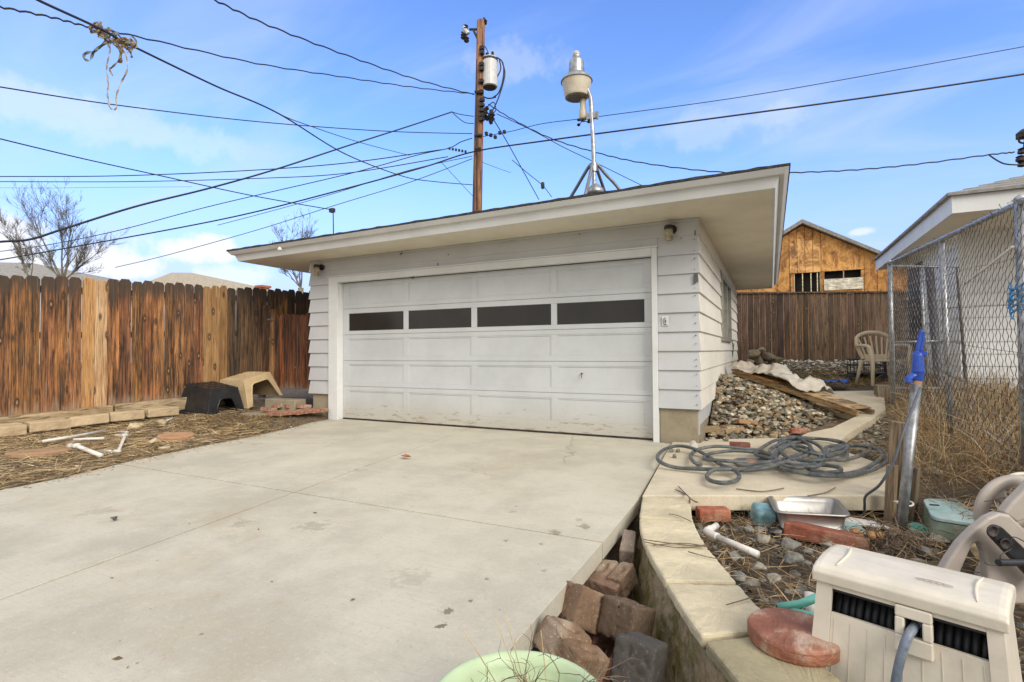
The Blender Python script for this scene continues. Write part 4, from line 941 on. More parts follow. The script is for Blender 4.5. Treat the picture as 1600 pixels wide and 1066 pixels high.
q = MB(); q.lathe([(.14, -.12), (.12, -.04), (.06, .02), (.03, .04)], lp(930, 292), 14); q.build('flange', MAT['galv'], YL, smooth=True)
hc = lp(901, 127)      # head axis, rim centre
u = s1
q = MB(); q.lathe([(22.5 * u, -1 * u), (23.5 * u, 0), (22 * u, 3 * u), (15 * u, 9 * u), (12.5 * u, 10 * u), (12 * u, 11.5 * u), (11.2 * u, 26 * u), (10.6 * u, 30 * u), (7.5 * u, 33 * u), (6 * u, 36 * u), (6 * u, 38 * u)], hc, 28); hdp = q.build('lamp_housing', MAT['galv'], YL)
q = MB(); q.lathe([(5.2 * u, 37 * u), (5.4 * u, 42 * u), (3.5 * u, 45 * u), (0, 45.5 * u)], hc, 16); q.build('photocell', MAT['lens'], YL, smooth=True)
q = MB(); q.lathe([(0, -24.5 * u), (15.5 * u, -25.5 * u), (17.5 * u, -25 * u), (18.2 * u, -23 * u), (22.3 * u, -2 * u), (22.4 * u, -1.2 * u)], hc, 32); q.build('lens', MAT['lens'], YL, smooth=False)
q = MB(); q.lathe([(0, -25.6 * u), (6 * u, -25.9 * u), (14 * u, -26.2 * u), (14.2 * u, -25.7 * u)], hc, 24); q.lathe([(22.4 * u, -1.8 * u), (23.9 * u, -1.4 * u), (23.9 * u, -.4 * u), (23.3 * u, 0.2 * u)], hc, 32); q.build('rim', MAT['rust'] if False else M_simple('dark_rim', (.30, .28, .25), .5), YL)
# wind sensor hanging on the mast
q = MB(); c = lp(911, 175, .05); q.lathe([(5.0 * u, -12 * u), (6 * u, -10 * u), (5.8 * u, 0), (4.6 * u, 6 * u), (4.0 * u, 20 * u), (0, 21 * u)], c, 16); ws = q.build('sensor_body', MAT['lens'], YL, smooth=True)
q = MB(); c2 = lp(909.5, 190, .05); q.tube([c + Vector((0, 0, -11 * u)), c2], 1.6 * u, 8)
for ang in (20, 140, 260):
    d_ = Vector((math.cos(R(ang)), math.sin(R(ang)), -.1)); e_ = c2 + d_ * 10 * u; q.tube([c2, e_], .6 * u, 6); q.lathe([(0, -2.6 * u), (2.4 * u, -1.2 * u), (2.8 * u, 0), (2.4 * u, 1.2 * u), (0, 2.6 * u)], e_, 10)
q.build('wind_cups', MAT['cable'], YL)
q = MB(); q.tube([lp(905, 128), lp(912, 140), lp(922, 152)], .02, 6); q.build('bracket_arm', MAT['galv'], YL)

# ------------------------------------------------------------------ loose ground cover
def pile(x, y):
    """height of the stone heap against the garage side"""
    if x < -.75 or x > 1.0 or y < 6.55 or y > 12.5: return 0
    u = (x + .72) / (.80 + .75 * sm(6.6, 8.6, y)); hh = .58 * sm(6.5, 8.5, y) * (1 - .42 * sm(8.5, 9.9, y)) * (1 - sm(10.2, 12.0, y))
    return max(0, hh * (1 - u ** 1.1)) if u > 0 else hh
def top(x, y): return gz(x, y) + pile(x, y)
def scatter_blades(name, n, region, length, width, lift, cols, label, hfun=gz, up=0.15, mat='straw', seed=1, mask=None, curl=.9, cat='dry grass'):
    rg = np.random.default_rng(seed); V = []; C = []; cnt = 0
    x0, x1, y0, y1 = region; tries = 0
    while cnt < n and tries < n * 6:
        tries += 1
        x, y = rg.uniform(x0, x1), rg.uniform(y0, y1)
        if mask is not None:
            mk = mask(x, y)
            if rg.random() > mk: continue
        L = rg.uniform(*length); a = rg.uniform(0, 2 * math.pi); el = abs(rg.normal(0, up)); bend = rg.normal(0, curl); z = hfun(x, y) + rg.uniform(*lift); w = rg.uniform(*width)
        p = np.array((x, y, z)); pts = [p]; nseg = 4
        for k in range(nseg):
            dv_ = np.array((math.cos(a) * math.cos(el), math.sin(a) * math.cos(el), math.sin(el))); p = p + dv_ * L / nseg; pts.append(p); a += bend / nseg; el -= (up * 1.1) / nseg * rg.uniform(.3, 1.4)
        side = np.array((-math.sin(a), math.cos(a), rg.normal(0, .6))); side /= np.linalg.norm(side)
        for k, q in enumerate(pts):
            ww = w * (1 - .7 * k / nseg) / 2; V.append(q - side * ww); V.append(q + side * ww)
        c = cols[rg.integers(len(cols))]; v = rg.uniform(.7, 1.15); C += [(c[0] * v, c[1] * v, c[2] * v)] * (2 * (nseg + 1)); cnt += 1
    m = MB(); m.v = [tuple(q) for q in V]; m.c = C; k = 2 * (nseg + 1)
    m.f = [(i * k + 2 * j, i * k + 2 * j + 1, i * k + 2 * j + 3, i * k + 2 * j + 2) for i in range(cnt) for j in range(nseg)]
    o = m.build(name, MAT[mat]); return tag(o, label, cat, kind='stuff')
def scatter_rocks(name, pts_fn, n, size, cols, label, seed=2, flat=.7, cat='gravel'):
    random.seed(seed); m = MB(); k = 0; tries = 0
    while k < n and tries < n * 8:
        tries += 1; p = pts_fn()
        if p is None: continue
        s = random.uniform(*size) * random.choice((.75, 1, 1, 1.25)); c = random.choice(cols); v = random.uniform(.75, 1.25)
        m.rock(p, (s * random.uniform(.9, 1.4), s, s * flat * random.uniform(.7, 1.1)), col=(c[0] * v, c[1] * v, c[2] * v), tilt=.7); k += 1
    o = m.build(name, MAT['rock']); return tag(o, label, cat, kind='stuff')
STR = [(1, 1, 1), (1.35, 1.35, 1.3), (.75, .68, .6), (.5, .42, .36), (1.6, 1.65, 1.7)]
def lmask(x, y):
    e = drive_left(y)
    if x > e + .03: return 0
    if x < fence_x(y) + .35: return 0
    if y > 5.0 and x > -7.6 : return 0
    d = .55 + .55 * mnoise.noise(Vector((x * 1.1, y * 1.1, 5)))
    d *= 1.0 if y < 3.6 else .5
    if e - x < .3: d = max(d, .55)
    return max(.06, d)
scatter_blades('straw_litter', 15000, (-8.5, -5.2, .9, 6.2), (.06, .28), (.003, .008), (.003, .035), STR, 'matted dry straw and dead grass covering the soil strip left of the driveway', up=.16, seed=3, mask=lmask)
scatter_blades('dead_twigs', 2600, (-8.5, -5.25, .9, 6.2), (.05, .2), (.004, .009), (.004, .03), [(.35, .34, .36), (.22, .2, .2), (.6, .6, .65)], 'dark twigs and bark bits mixed in the soil left of the driveway', up=.14, seed=4, mask=lmask, mat='straw', cat='twigs')
scatter_rocks('pebbles', lambda: (lambda x, y: Vector((x, y, gz(x, y) + .008)) if x < drive_left(y) - .04 and x > fence_x(y) + .3 else None)(random.uniform(-8.3, -5.3), random.uniform(1.2, 6.0)), 420, (.015, .045), [(1.2, 1.1, .95), (.8, .7, .6), (1.7, 1.6, 1.4)], 'small pebbles scattered in the soil strip left of the driveway', seed=5)
scatter_rocks('bark_chips', lambda: (lambda x, y: Vector((x, y, gz(x, y) + .012)) if x < drive_left(y) - .02 and x > fence_x(y) + .3 else None)(random.uniform(-8.3, -5.3), random.uniform(1.2, 6.0)), 1300, (.012, .035), [(.5, .36, .24), (.32, .24, .18), (.8, .6, .42), (.22, .17, .13)], 'brown bark chips and dirt clods over the soil left of the driveway', seed=25, cat='bark chips')
def heap_pt():
    x = random.uniform(-.70, .82); y = random.uniform(6.55, 9.9); h = pile(x, y)
    if h < .03 and random.random() > .25: return None
    if h <= 0: return None
    return Vector((x, y, gz(-.5, y) + h + random.uniform(-.05, .012)))
RC = [(1, .95, .82), (1.5, 1.42, 1.22), (.6, .56, .5), (1.3, .98, .62), (.45, .43, .42), (2.0, 1.9, 1.65), (.85, .74, .58), (1.05, .8, .55)]
scatter_rocks('stone_heap', heap_pt, 2500, (.045, .10), RC, 'heap of grey and tan crushed stone piled against the garage side wall', seed=6, cat='stone heap')
mm = MB(); xs_ = np.linspace(-.72, .85, 24); ys_ = np.linspace(6.5, 12.3, 60)
mm.add([(x, y, gz(-.5, y) + pile(x, y) - .055) for y in ys_ for x in xs_], [(j * 24 + i, j * 24 + i + 1, (j + 1) * 24 + i + 1, (j + 1) * 24 + i) for j in range(59) for i in range(23)])
hb = mm.build('soil_mound', MAT['ground'], smooth=True); tag(hb, kind='structure')
def back_pt():
    x = random.uniform(-.6, 2.6); y = random.uniform(10.5, 15.4)
    if .5 < x < 2.1 and y < 12.3: return None
    return Vector((x, y, gz(x, y) + .10 * sm(12, 14.6, y) + pile(x, y) + random.uniform(-.02, .015)))
scatter_rocks('back_gravel', back_pt, 1500, (.05, .10), [(1, 1, .95), (1.5, 1.48, 1.4), (.7, .68, .66), (1.9, 1.85, 1.75)], 'loose grey stones spread in front of the dark back fence', seed=8)
scatter_blades('back_thatch', 3200, (-.3, 1.9, 11.4, 14.2), (.05, .16), (.008, .018), (.01, .08), [(.6, .55, .3), (.9, .8, .5), (.45, .4, .2)], 'mossy dead thatch on the ground before the back fence', up=.4, seed=12)
def edge_pt():
    x = random.uniform(.55, 1.75); y = random.uniform(5.0, 9.2)
    c = .72 + .10 * (y - 5) if y > 6.3 else .98
    if abs(x - c - .14) > .28 * random.random() + .1: return None
    return Vector((x, y, gz(x, y) + .012))
scatter_rocks('path_edge_gravel', edge_pt, 330, (.03, .07), [(1, 1, 1), (1.3, 1.3, 1.25), (.6, .6, .6)], 'small grey stones along the weedy edge of the walkway', seed=9)
def bed_ok(x, y):
    wf = 3.70 + (x + .8) * .47
    if y > wf: return False
    for (xa, a), (xb, b) in zip(CAPR, CAPR[1:]):
        if b <= y <= a: return x > lerp(xa, xb, (y - a) / (b - a)) + .03
    return x > -.5
scatter_rocks('bed_gravel', lambda: (lambda x, y: Vector((x, y, gz(x, y) + random.uniform(-.01, .015))) if bed_ok(x, y) else None)(random.uniform(-.5, 1.9), random.uniform(1.7, 4.7)), 1100, (.025, .075), [(.62, .64, .68), (.42, .44, .48), (.9, .92, .95), (.5, .48, .46)], 'dark grey crushed stone lying in the sunken planting bed', seed=10)
scatter_blades('bed_litter', 5200, (-.5, 1.7, 1.7, 4.5), (.04, .2), (.003, .007), (.012, .06), [(.5, .45, .42), (.75, .68, .6), (.3, .27, .26), (1.1, 1.0, .9)], 'brittle stems and leaf litter over the dark stones in the planting bed', up=.35, seed=11, mask=lambda x, y: 1 if bed_ok(x, y) else 0)
def wmask(x, y):
    e = 1.0 if y < 6.3 else .164 * y + .06
    if x < e: return .0
    return min(1, .5 + (x - e)) * sm(4.2, 4.7, y + (0.3 if x > 1.2 else 0))
scatter_blades('weed_thatch', 12000, (.85, 2.9, 4.2, 12.0), (.10, .38), (.003, .007), (.0, .12), [(.8, .78, .75), (1.15, 1.2, 1.25), (.55, .48, .42), (.36, .34, .33), (.75, .6, .45)], 'thick mat of dry brown weeds along the chain link fence', up=.7, seed=13, mask=wmask, curl=1.6)
scatter_blades('tall_weeds', 4800, (1.0, 2.7, 4.3, 9.2), (.2, .62), (.003, .006), (.0, .05), [(.62, .55, .48), (.95, .92, .88), (.42, .37, .33), (1.3, 1.4, 1.5), (.7, .52, .36)], 'tangle of tall dead weed stems growing through the chain link fence', up=1.25, seed=14, mask=lambda x, y: wmask(x, y) * (.35 + .65 * sm(-.2, .3, mnoise.noise(Vector((x * 1.6, y * 1.6, 2))))), curl=1.1)
scatter_blades('hose_straw', 900, (.35, 1.15, 5.2, 7.2), (.05, .2), (.003, .007), (.03, .06), STR, 'loose straw blown among the hose coils on the walkway', up=.15, seed=15)
scatter_blades('trench_litter', 2400, (-.84, .2, 1.0, 3.75), (.04, .16), (.003, .007), (.0, .05), [(.4, .36, .33), (.7, .62, .55), (.25, .22, .2)], 'dead stems caught in the trench beside the driveway', up=.5, seed=16, mask=lambda x, y: 1 if -.84 < x < wall_left(y) else 0)

# ------------------------------------------------------------------ retaining wall and capstones
RW = thing('retaining_wall', (-.5, 2.5, 0), 'mossy curved concrete retaining wall between the trench and the planting bed', 'retaining wall')
def along_pts(tab, a, b, n=40):
    P = smooth_pts([Vector((x, y, 0)) for x, y in tab], 8); return P
PL = along_pts(CAPL, 0, 1); PR_ = along_pts(CAPR, 0, 1)
q = MB(); n = len(PL); vs = []
for a, b in zip(PL, PR_):
    j = mnoise.noise(Vector((a.x * 6, a.y * 6, 2))) * .012 - .01
    vs += [(a.x + .025 + j, a.y, -.03), (a.x - .005 + j * 2, a.y - .01, -.24), (a.x - .05 + j * 2, a.y - .02, -.5), (b.x - .02, b.y, -.5), (b.x - .02, b.y, -.03)]
q.add(vs, [(i * 5 + k, (i + 1) * 5 + k, (i + 1) * 5 + (k + 1) % 5, i * 5 + (k + 1) % 5) for i in range(n - 1) for k in range(5)] + [(4, 3, 2, 1, 0)]); rough(q.build('wall_body', MAT['moss'], RW, smooth=False), 3, .035, .06)
def interp(P, y):
    for a, b in zip(P, P[1:]):
        if b.y <= y <= a.y: return a.lerp(b, (a.y - y) / max(1e-6, a.y - b.y))
    return P[-1] if y < P[-1].y else P[0]
cuts = [(3.76, 3.78), (3.25, 3.31), (2.83, 2.90), (2.40, 2.52), (1.99, 2.17), (1.2, 1.5), (.4, .55)]
capn = ['first and farthest capstone beside the walkway corner', 'second capstone on the curved wall with small rust spot', 'third capstone on the curved wall crossed by dry vine stems', 'fourth capstone on the curved wall, wide and pale', 'large near capstone carrying the round red stepping stone', 'capstone nearest the camera at the lower edge']
for k, ((l0, r0), (l1, r1)) in enumerate(zip(cuts, cuts[1:])):
    q = MB(); g_ = .013; ns = 6; top_l = [interp(PL, lerp(l0 - g_, l1 + g_, i / ns)) for i in range(ns + 1)]; top_r = [interp(PR_, lerp(r0 - g_, r1 + g_, i / ns)) for i in range(ns + 1)]
    poly = [(p.x - .015, p.y, -.018) for p in top_l] + [(p.x, p.y, -.018) for p in top_r[::-1]]
    c = Vector((sum(p[0] for p in poly) / len(poly), sum(p[1] for p in poly) / len(poly), 0)); v = (1, 1.08, 1.12, 1.05, .62, .6)[k]
    q.prism([(p[0] - c.x, p[1] - c.y, p[2]) for p in poly], (0, 0, .05), (v, v * .98, v * (.95 if k < 4 else .85)))
    o = q.build('capstone', MAT['cap'], bevel=.012); o.location = c; rough(o, 4, .010, .05); tag(o, capn[k], 'capstone', 'capstones of the curved retaining wall')

# ------------------------------------------------------------------ pavers in the trench
def block(px, py, z, size, rot, colv, label, groove=True, crust=0.0, seed=0):
    q = MB(); N = 22; w, d, h = size; idx = {}; vs = []; fs = []; cs_ = []
    def vert(i, j, k):
        key = (i, j, k)
        if key in idx: return idx[key]
        p = Vector((i / N * 2 - 1, j / N * 2 - 1, k / N * 2 - 1))
        # rounded, slightly tapered casting
        m_ = max(abs(p.x), abs(p.y), abs(p.z)); e = 15; L = (abs(p.x) ** e + abs(p.y) ** e + abs(p.z) ** e) ** (1 / e); p = p / L
        taper = 1 - .10 * (p.y + 1) / 2
        x, y, zz_ = p.x * w / 2 * taper, p.y * d / 2, p.z * h / 2
        if groove and p.z > .8:
            g1_ = math.exp(-((p.x - .05) / .10) ** 2); zz_ -= .022 * g1_
            rx, ry = (abs(p.x) - .5) / .26, p.y / .5
            if rx * rx + ry * ry < 1: zz_ -= .020 * min(1, (1 - rx * rx - ry * ry) * 3)
        nn_ = mnoise.fractal(Vector((x * 45, y * 45, zz_ * 45 + seed)), 1, 2, 4) * .0035
        if mnoise.noise(Vector((x * 30 + seed, y * 30, zz_ * 30))) > .42: nn_ -= .006
        P = Vector((x, y, zz_)) * (1 + nn_ / max(.06, Vector((x, y, zz_)).length))
        cr = crust * sm(-.15, .25, mnoise.noise(Vector((x * 9 + seed * 3, y * 9, zz_ * 5))) - .25 * p.x)
        vs.append(P); cs_.append(tuple(c * (1 - cr) + t_ * cr for c, t_ in zip(colv, (2.1, 2.2, 2.15)))); idx[key] = len(vs) - 1; return idx[key]
    for a in range(N):
        for b in range(N):
            for f in (0, N):
                o1 = [(f, a, b), (f, a + 1, b), (f, a + 1, b + 1), (f, a, b + 1)]; o2 = [(a, f, b), (a + 1, f, b), (a + 1, f, b + 1), (a, f, b + 1)]; o3 = [(a, b, f), (a + 1, b, f), (a + 1, b + 1, f), (a, b + 1, f)]
                fs.append(tuple(vert(*t) for t in (o1 if f else o1[::-1]))); fs.append(tuple(vert(*t) for t in (o2[::-1] if f else o2))); fs.append(tuple(vert(*t) for t in (o3 if f else o3[::-1])))
    q.v = vs; q.f = fs; q.c = cs_; o = q.build('trench_paver', MAT['brownblock'], smooth=True); o.location = at(px, py, z) + Vector((0, 0, -.025)); o.rotation_euler = [R(v) for v in rot]
    return tag(o, label, 'paver', 'loose pavers dumped in the trench')
block(981, 852, -.09, (.085, .24, .13), (10, 4, 10), (1.7, 1.8, 1.9), 'greyish narrow paver standing farthest in the trench between driveway and wall', False, .3, 1)
block(958, 896, -.13, (.22, .17, .11), (12, -8, -16), (1.5, 1.35, 1.2), 'paver with pale crusted top lying crosswise behind the two brown ones', True, .75, 2)
block(940, 914, -.16, (.22, .10, .12), (4, 2, -12), (1.25, 1.0, .9), 'narrow brown paver edge showing under the crusted crosswise one', False, .1, 3)
block(906, 940, -.075, (.20, .17, .17), (-30, -12, -34), (1.2, 1.0, .8), 'reddish brown paver with grooved top leaning against the driveway edge', True, .3, 4)
block(980, 962, -.09, (.18, .17, .16), (-22, -2, -24), (.75, .68, .58), 'dark brown grooved paver beside the mossy wall in the trench', True, 0, 5)
block(893, 1008, -.045, (.26, .17, .12), (-26, 8, -38), (1.25, 1.05, .8), 'paver half pale crust and half rusty brown tilted beside the green pot', True, .95, 6)
block(1000, 1026, -.07, (.155, .18, .17), (-20, 3, -10), (.42, .5, .58), 'charcoal grey smooth paver nearest the camera by the mossy wall', False, 0, 7)
block(950, 1060, -.19, (.16, .16, .12), (4, 3, 20), (1.3, .65, .5), 'low red brown paver half hidden under the charcoal one', False, 0, 8)
block(936, 985, -.22, (.18, .16, .12), (14, 8, 50), (.9, .6, .5), 'sunken dark red paver glimpsed between the two grooved pavers', False, 0, 9)
block(860, 1046, -.20, (.18, .16, .12), (6, -9, 30), (.8, .6, .5), 'deep brown paver low beneath the half crusted one', False, .1, 10)

# ------------------------------------------------------------------ bricks, small rocks and bits on the walkway
def brick(px, py, z, size, rz_, label, colv=(1, 1, 1), mat='brick', rot=(0, 0), cat='brick', name='brick', group=None, bev=.006, poly=None):
    q = MB(); w, d, h = size
    if poly: q.prism([(a, b, -h / 2) for a, b in poly], (0, 0, h), colv)
    else: q.box((0, 0, 0), size, col=colv)
    o = rough(q.build(name, MAT[mat], bevel=bev), 3, .005, .03); o.location = at(px, py, z); o.rotation_euler = (R(rot[0]), R(rot[1]), R(rz_)); return tag(o, label, cat, group)
brick(1108, 671, .06, (.25, .17, .07), 12, 'tan paver lying flat against the garage foundation corner', (1, .92, .8), 'block', name='tan_paver', cat='paver')
brick(1141, 671, .06, (.30, .22, .06), 38, 'tan angular paver between the foundation paver and the pink topped one', (1.05, .93, .8), 'block', (4, -4), name='tan_paver', cat='paver', poly=[(-.14, -.12), (.12, -.12), (.18, .0), (.05, .14), (-.12, .08)])
brick(1164, 660, .13, (.24, .20, .055), 28, 'square paver with orange side resting on the stone heap', (1.1, .78, .62), 'block', (-10, 6), name='tan_paver', cat='paver')
brick(1247, 673, .06, (.18, .09, .06), 20, 'small pink brick at the foot of the stone heap', (1.2, 1.3, 1.4), 'brick')
brick(1156, 696, .055, (.20, .07, .06), 8, 'dark red brick behind the grey hose loops', (.6, .55, .6), 'brick', (6, 0))
brick(1169, 724, .05, (.17, .12, .05), -12, 'pale red brick piece under the hose loops', (1.1, 1.15, 1.15), 'brick', (5, 3))
def stone(px, py, z, s, label, colv=(1, 1, 1), group=None, flat=.65, rz_=0, proto=None, name='stone', cat='rock'):
    q = MB(); q.rock((0, 0, 0), (s, s * .8, s * flat), proto=proto, rz=R(rz_), col=colv, tilt=.15); o = q.build(name, MAT['rock'], bevel=0); o.location = at(px, py, z); return tag(o, label, cat, group)
WS = 'small stones by the garage corner'
for i, (px, py, s, lab) in enumerate(((1060, 684, .12, 'flat grey stone right by the foundation corner'), (1083, 683, .09, 'grey stone beside the white pipe stub'), (1104, 686, .07, 'small grey stone in front of the tan paver'), (1134, 687, .08, 'grey stone in front of the angular paver'), (1049, 704, .07, 'leftmost of three stones inside the big hose loop'), (1060, 704, .07, 'middle of three stones inside the big hose loop'), (1054, 713, .07, 'lowest of three stones inside the big hose loop'))):
    stone(px, py, .045, s, lab, (.75, .74, .74), WS, rz_=i * 50)
q = MB(); c = at(1083, 693, .06); q.tube([c, c + Vector((.03, -.12, -.01))], .035, 12); o = q.build('pipe_stub', MAT['pvc'], bevel=.003); tag(o, 'short white pipe stub between the garage corner and the hose loops', 'pipe')
q = MB(); 
lp_ = at(633, 714, .02); ls = [(0, 0, 0), (.03, .02, .012), (.06, .0, .004), (.05, -.03, .02), (.02, -.035, .006), (-.03, -.02, .018), (-.045, .01, .004), (-.02, .03, .016)]
q.add([lp_ + Vector(v) * 1.2 for v in ls] , [(0, 1, 2), (0, 2, 3), (0, 3, 4), (0, 4, 5), (0, 5, 6), (0, 6, 7), (0, 7, 1)], (.8, .35, .22)); o = q.build('dry_leaf', MAT['straw'], solid=.002); tag(o, 'single curled brown leaf on the driveway before the garage door', 'leaf')
stone(178, 809, .02, .055, 'small dark lump of stone alone on the left part of the driveway', (.35, .34, .36))

# hose heap on the walkway
def hz2(pts, z0=.052):
    o = []
    for i, (a, b) in enumerate(pts): o.append(at(1020 + a / 3.332, 640 + b / 3.332, z0 + .016 * (1 + math.sin(i * 1.9)) + (.02 if 560 < a < 980 else 0)))
    return o
q = MB()
S1 = [(246, 286), (212, 272), (198, 240), (235, 208), (330, 192), (440, 200), (545, 212), (600, 230), (645, 262), (700, 302), (780, 330), (900, 345), (1040, 340), (1150, 312), (1215, 272), (1218, 232), (1150, 198), (1060, 186), (960, 198), (905, 228), (930, 256), (1000, 262), (1010, 220), (990, 180), (930, 160), (840, 152), (720, 160), (640, 190), (610, 220), (650, 262), (740, 290), (850, 298), (890, 260), (885, 210), (830, 170), (760, 150)]
S2 = [(760, 150), (700, 150), (660, 170), (655, 205), (700, 250), (770, 285), (850, 325), (960, 325), (975, 305), (900, 290), (790, 285), (700, 275), (620, 285), (520, 305), (400, 312), (250, 310), (120, 302), (42, 275), (25, 243), (60, 208), (130, 190), (210, 203), (290, 245), (350, 285), (420, 312), (450, 345), (430, 372), (365, 382), (300, 370), (282, 345), (310, 318), (370, 308), (470, 318), (600, 302), (700, 268), (800, 240), (828, 205), (780, 160), (722, 140), (705, 165), (745, 205), (830, 228), (920, 240), (985, 222), (1012, 190), (970, 165), (860, 152), (740, 146), (640, 160), (560, 205), (535, 232), (600, 252), (700, 262), (800, 268), (900, 262), (1000, 262)]
S3 = [(1000, 262), (1080, 240), (1130, 212), (1110, 190), (1040, 185), (970, 205), (900, 220), (910, 195), (1000, 185), (1100, 190), (1180, 215), (1180, 260), (1080, 318), (940, 340), (780, 330), (660, 300), (640, 250), (700, 190), (800, 200), (870, 250), (800, 300), (690, 295), (600, 265), (520, 262), (440, 262), (430, 278), (500, 290), (620, 270), (760, 235), (820, 190), (760, 170), (670, 195), (620, 250), (560, 275), (300, 262), (270, 250), (300, 230), (420, 215), (560, 225), (640, 245)]
q.tube(smooth_pts(hz2(S1), 7) , .0165, 10); q.tube(smooth_pts(hz2(S2, .056), 7), .0165, 10); q.tube(smooth_pts(hz2(S3, .05), 7), .0165, 10)
HS = q.build('garden_hose', MAT['hose'], smooth=True); tag(HS, 'long grey garden hose lying in tangled loops on the walkway', 'garden hose')
q = MB(); c = at(1020 + 246 / 3.332, 640 + 286 / 3.332, .055); q.tube([c, c + Vector((-.01, -.06, .005))], .024, 12); q.build('hose_fitting', MAT['galv'], HS)

# ------------------------------------------------------------------ pallet, sheet, tarp, rocks at the back
PA = Vector((-.60, 9.60, .62)); PB = Vector((.99, 8.15, .15)); pu = (PB - PA).normalized(); pb_ = Vector((.675, .738, 0)); pn = pb_.cross(pu) * -1; pn = pn.normalized(); pn = pn if pn.z > 0 else -pn
PT = thing('wooden_pallet', (.2, 9.6, .2), 'broken wooden pallet leaning down from the stone heap toward the path', 'pallet')
Lp = (PB - PA).length
def pbeam(u0, u1, y0, y1, h0, h1, colv, nm='stringer'):
    q = MB(); P = [PA + pu * u0 + pn * h0, PA + pu * u1 + pn * h0, PA + pu * u1 + pn * h1, PA + pu * u0 + pn * h1]; P = [p + pb_ * (y0 - 9.2) for p in P]; q.prism(P, pb_ * (y1 - y0), colv); return q.build(nm, MAT['pallet'], PT, bevel=.004)
for y0, c_ in ((9.2, (1.15, 1.05, .9)), (9.50, (.8, .8, .8))): pbeam(0, Lp, y0, y0 + .045, .035, .105, c_)
for i in range(11):
    u0 = .02 + i * .195; pbeam(u0, u0 + .17, 9.18, 9.56, .107, .122, (1.2, 1.1, 1.0) if i % 3 else (.8, .75, .7), 'deck_board')
for i in range(3): pbeam(.05 + i * .9, .18 + i * .9, 9.18, 9.56, 0, .018, (.8, .7, .6), 'bottom_board')
q = MB(); P = [PA + pu * .0 + pn * .10, PA + pu * .95 + pn * .13, PA + pu * .95 + pn * .15, PA + pu * .0 + pn * .13]; q.prism([p - pb_ * .03 for p in P], pb_ * .08, (1.3, .85, .6)); q.build('loose_slat', MAT['pallet'], PT)
# crumpled plastic sheet over the pallet
random.seed(31); NU, NV = 70, 30; vs = []
for j in range(NV):
    for i in range(NU):
        u = i / (NU - 1); v = j / (NV - 1); base = PA + pu * (-.05 + 1.55 * u) + pb_ * (-.03 + .95 * v)
        n1 = mnoise.fractal(Vector((u * 5, v * 3, 3)), .9, 2.2, 5); n2_ = mnoise.noise(Vector((u * 2.2, v * 1.5, 9)))
        h = .16 + .09 * math.sin(u * math.pi) * (1 + n2_) + .20 * n1 * (1 - abs(v - .5)) + .05 * abs(mnoise.noise(Vector((u * 14, v * 8, 1))))
        h *= (.55 + .45 * math.sin(math.pi * min(1, v * 1.3 + .12)))
        edge_ = .05 * mnoise.noise(Vector((u * 7, j, 0)))
        drop = .22 * max(0, v - .45); vs.append(base + Vector((edge_, (edge_ if j in (0, NV - 1) else 0) , max(.135, h) * 1.0 - drop + (.02 if v < .4 else 0))))
q = MB(); q.add(vs, [(j * NU + i, j * NU + i + 1, (j + 1) * NU + i + 1, (j + 1) * NU + i) for j in range(NV - 1) for i in range(NU - 1)])
o = q.build('plastic_sheet', MAT['sheet'], smooth=True, solid=.004); tag(o, 'crumpled dirty white plastic sheet draped over the leaning pallet', 'plastic sheet')
q = MB(); c = Vector((.98, 11.2, gz(-.5, 11.2) + .13)); vs = []
for j in range(10):
    for i in range(14): vs.append(c + Vector(((i / 13 - .5) * .55, (j / 9 - .5) * .5, .06 * mnoise.noise(Vector((i * .5, j * .5, 4))) + .03)))
q.add(vs, [(j * 14 + i, j * 14 + i + 1, (j + 1) * 14 + i + 1, (j + 1) * 14 + i) for j in range(9) for i in range(13)]); o = q.build('blue_tarp_scrap', MAT['bluetarp'], solid=.004); o.location.x += at(1268, 603, .42).x - .98 if False else 0; tag(o, 'crumpled scrap of blue tarp on the path beyond the pallet', 'tarp')
RG = 'rough rocks heaped against the back of the garage'
for i, (px, py, s) in enumerate(((1178, 553, .42), (1190, 548, .36), (1200, 556, .5), (1212, 563, .36), (1186, 564, .42), (1205, 570, .42), (1196, 572, .34), (1174, 566, .3))):
    q = MB(); q.rock((0, 0, 0), (s, s * .8, s * .62), rz=i * 1.1, col=(1.15, .95, .72) if i % 2 else (.85, .75, .62), tilt=.3); o = q.build('rough_rock', MAT['rock']); o.location = dp(px, py, 12.3); tag(o, ('top left rough rock of the heap behind the garage corner', 'rock crowning the heap behind the garage corner', 'large middle rock in the heap behind the garage corner', 'rock at the right shoulder of the heap behind the garage', 'large rock low on the left of the heap behind the garage', 'lowest right rock of the heap behind the garage', 'low centre rock of the heap behind the garage', 'small leftmost rock of the heap touching the garage corner')[i], 'rock', RG)

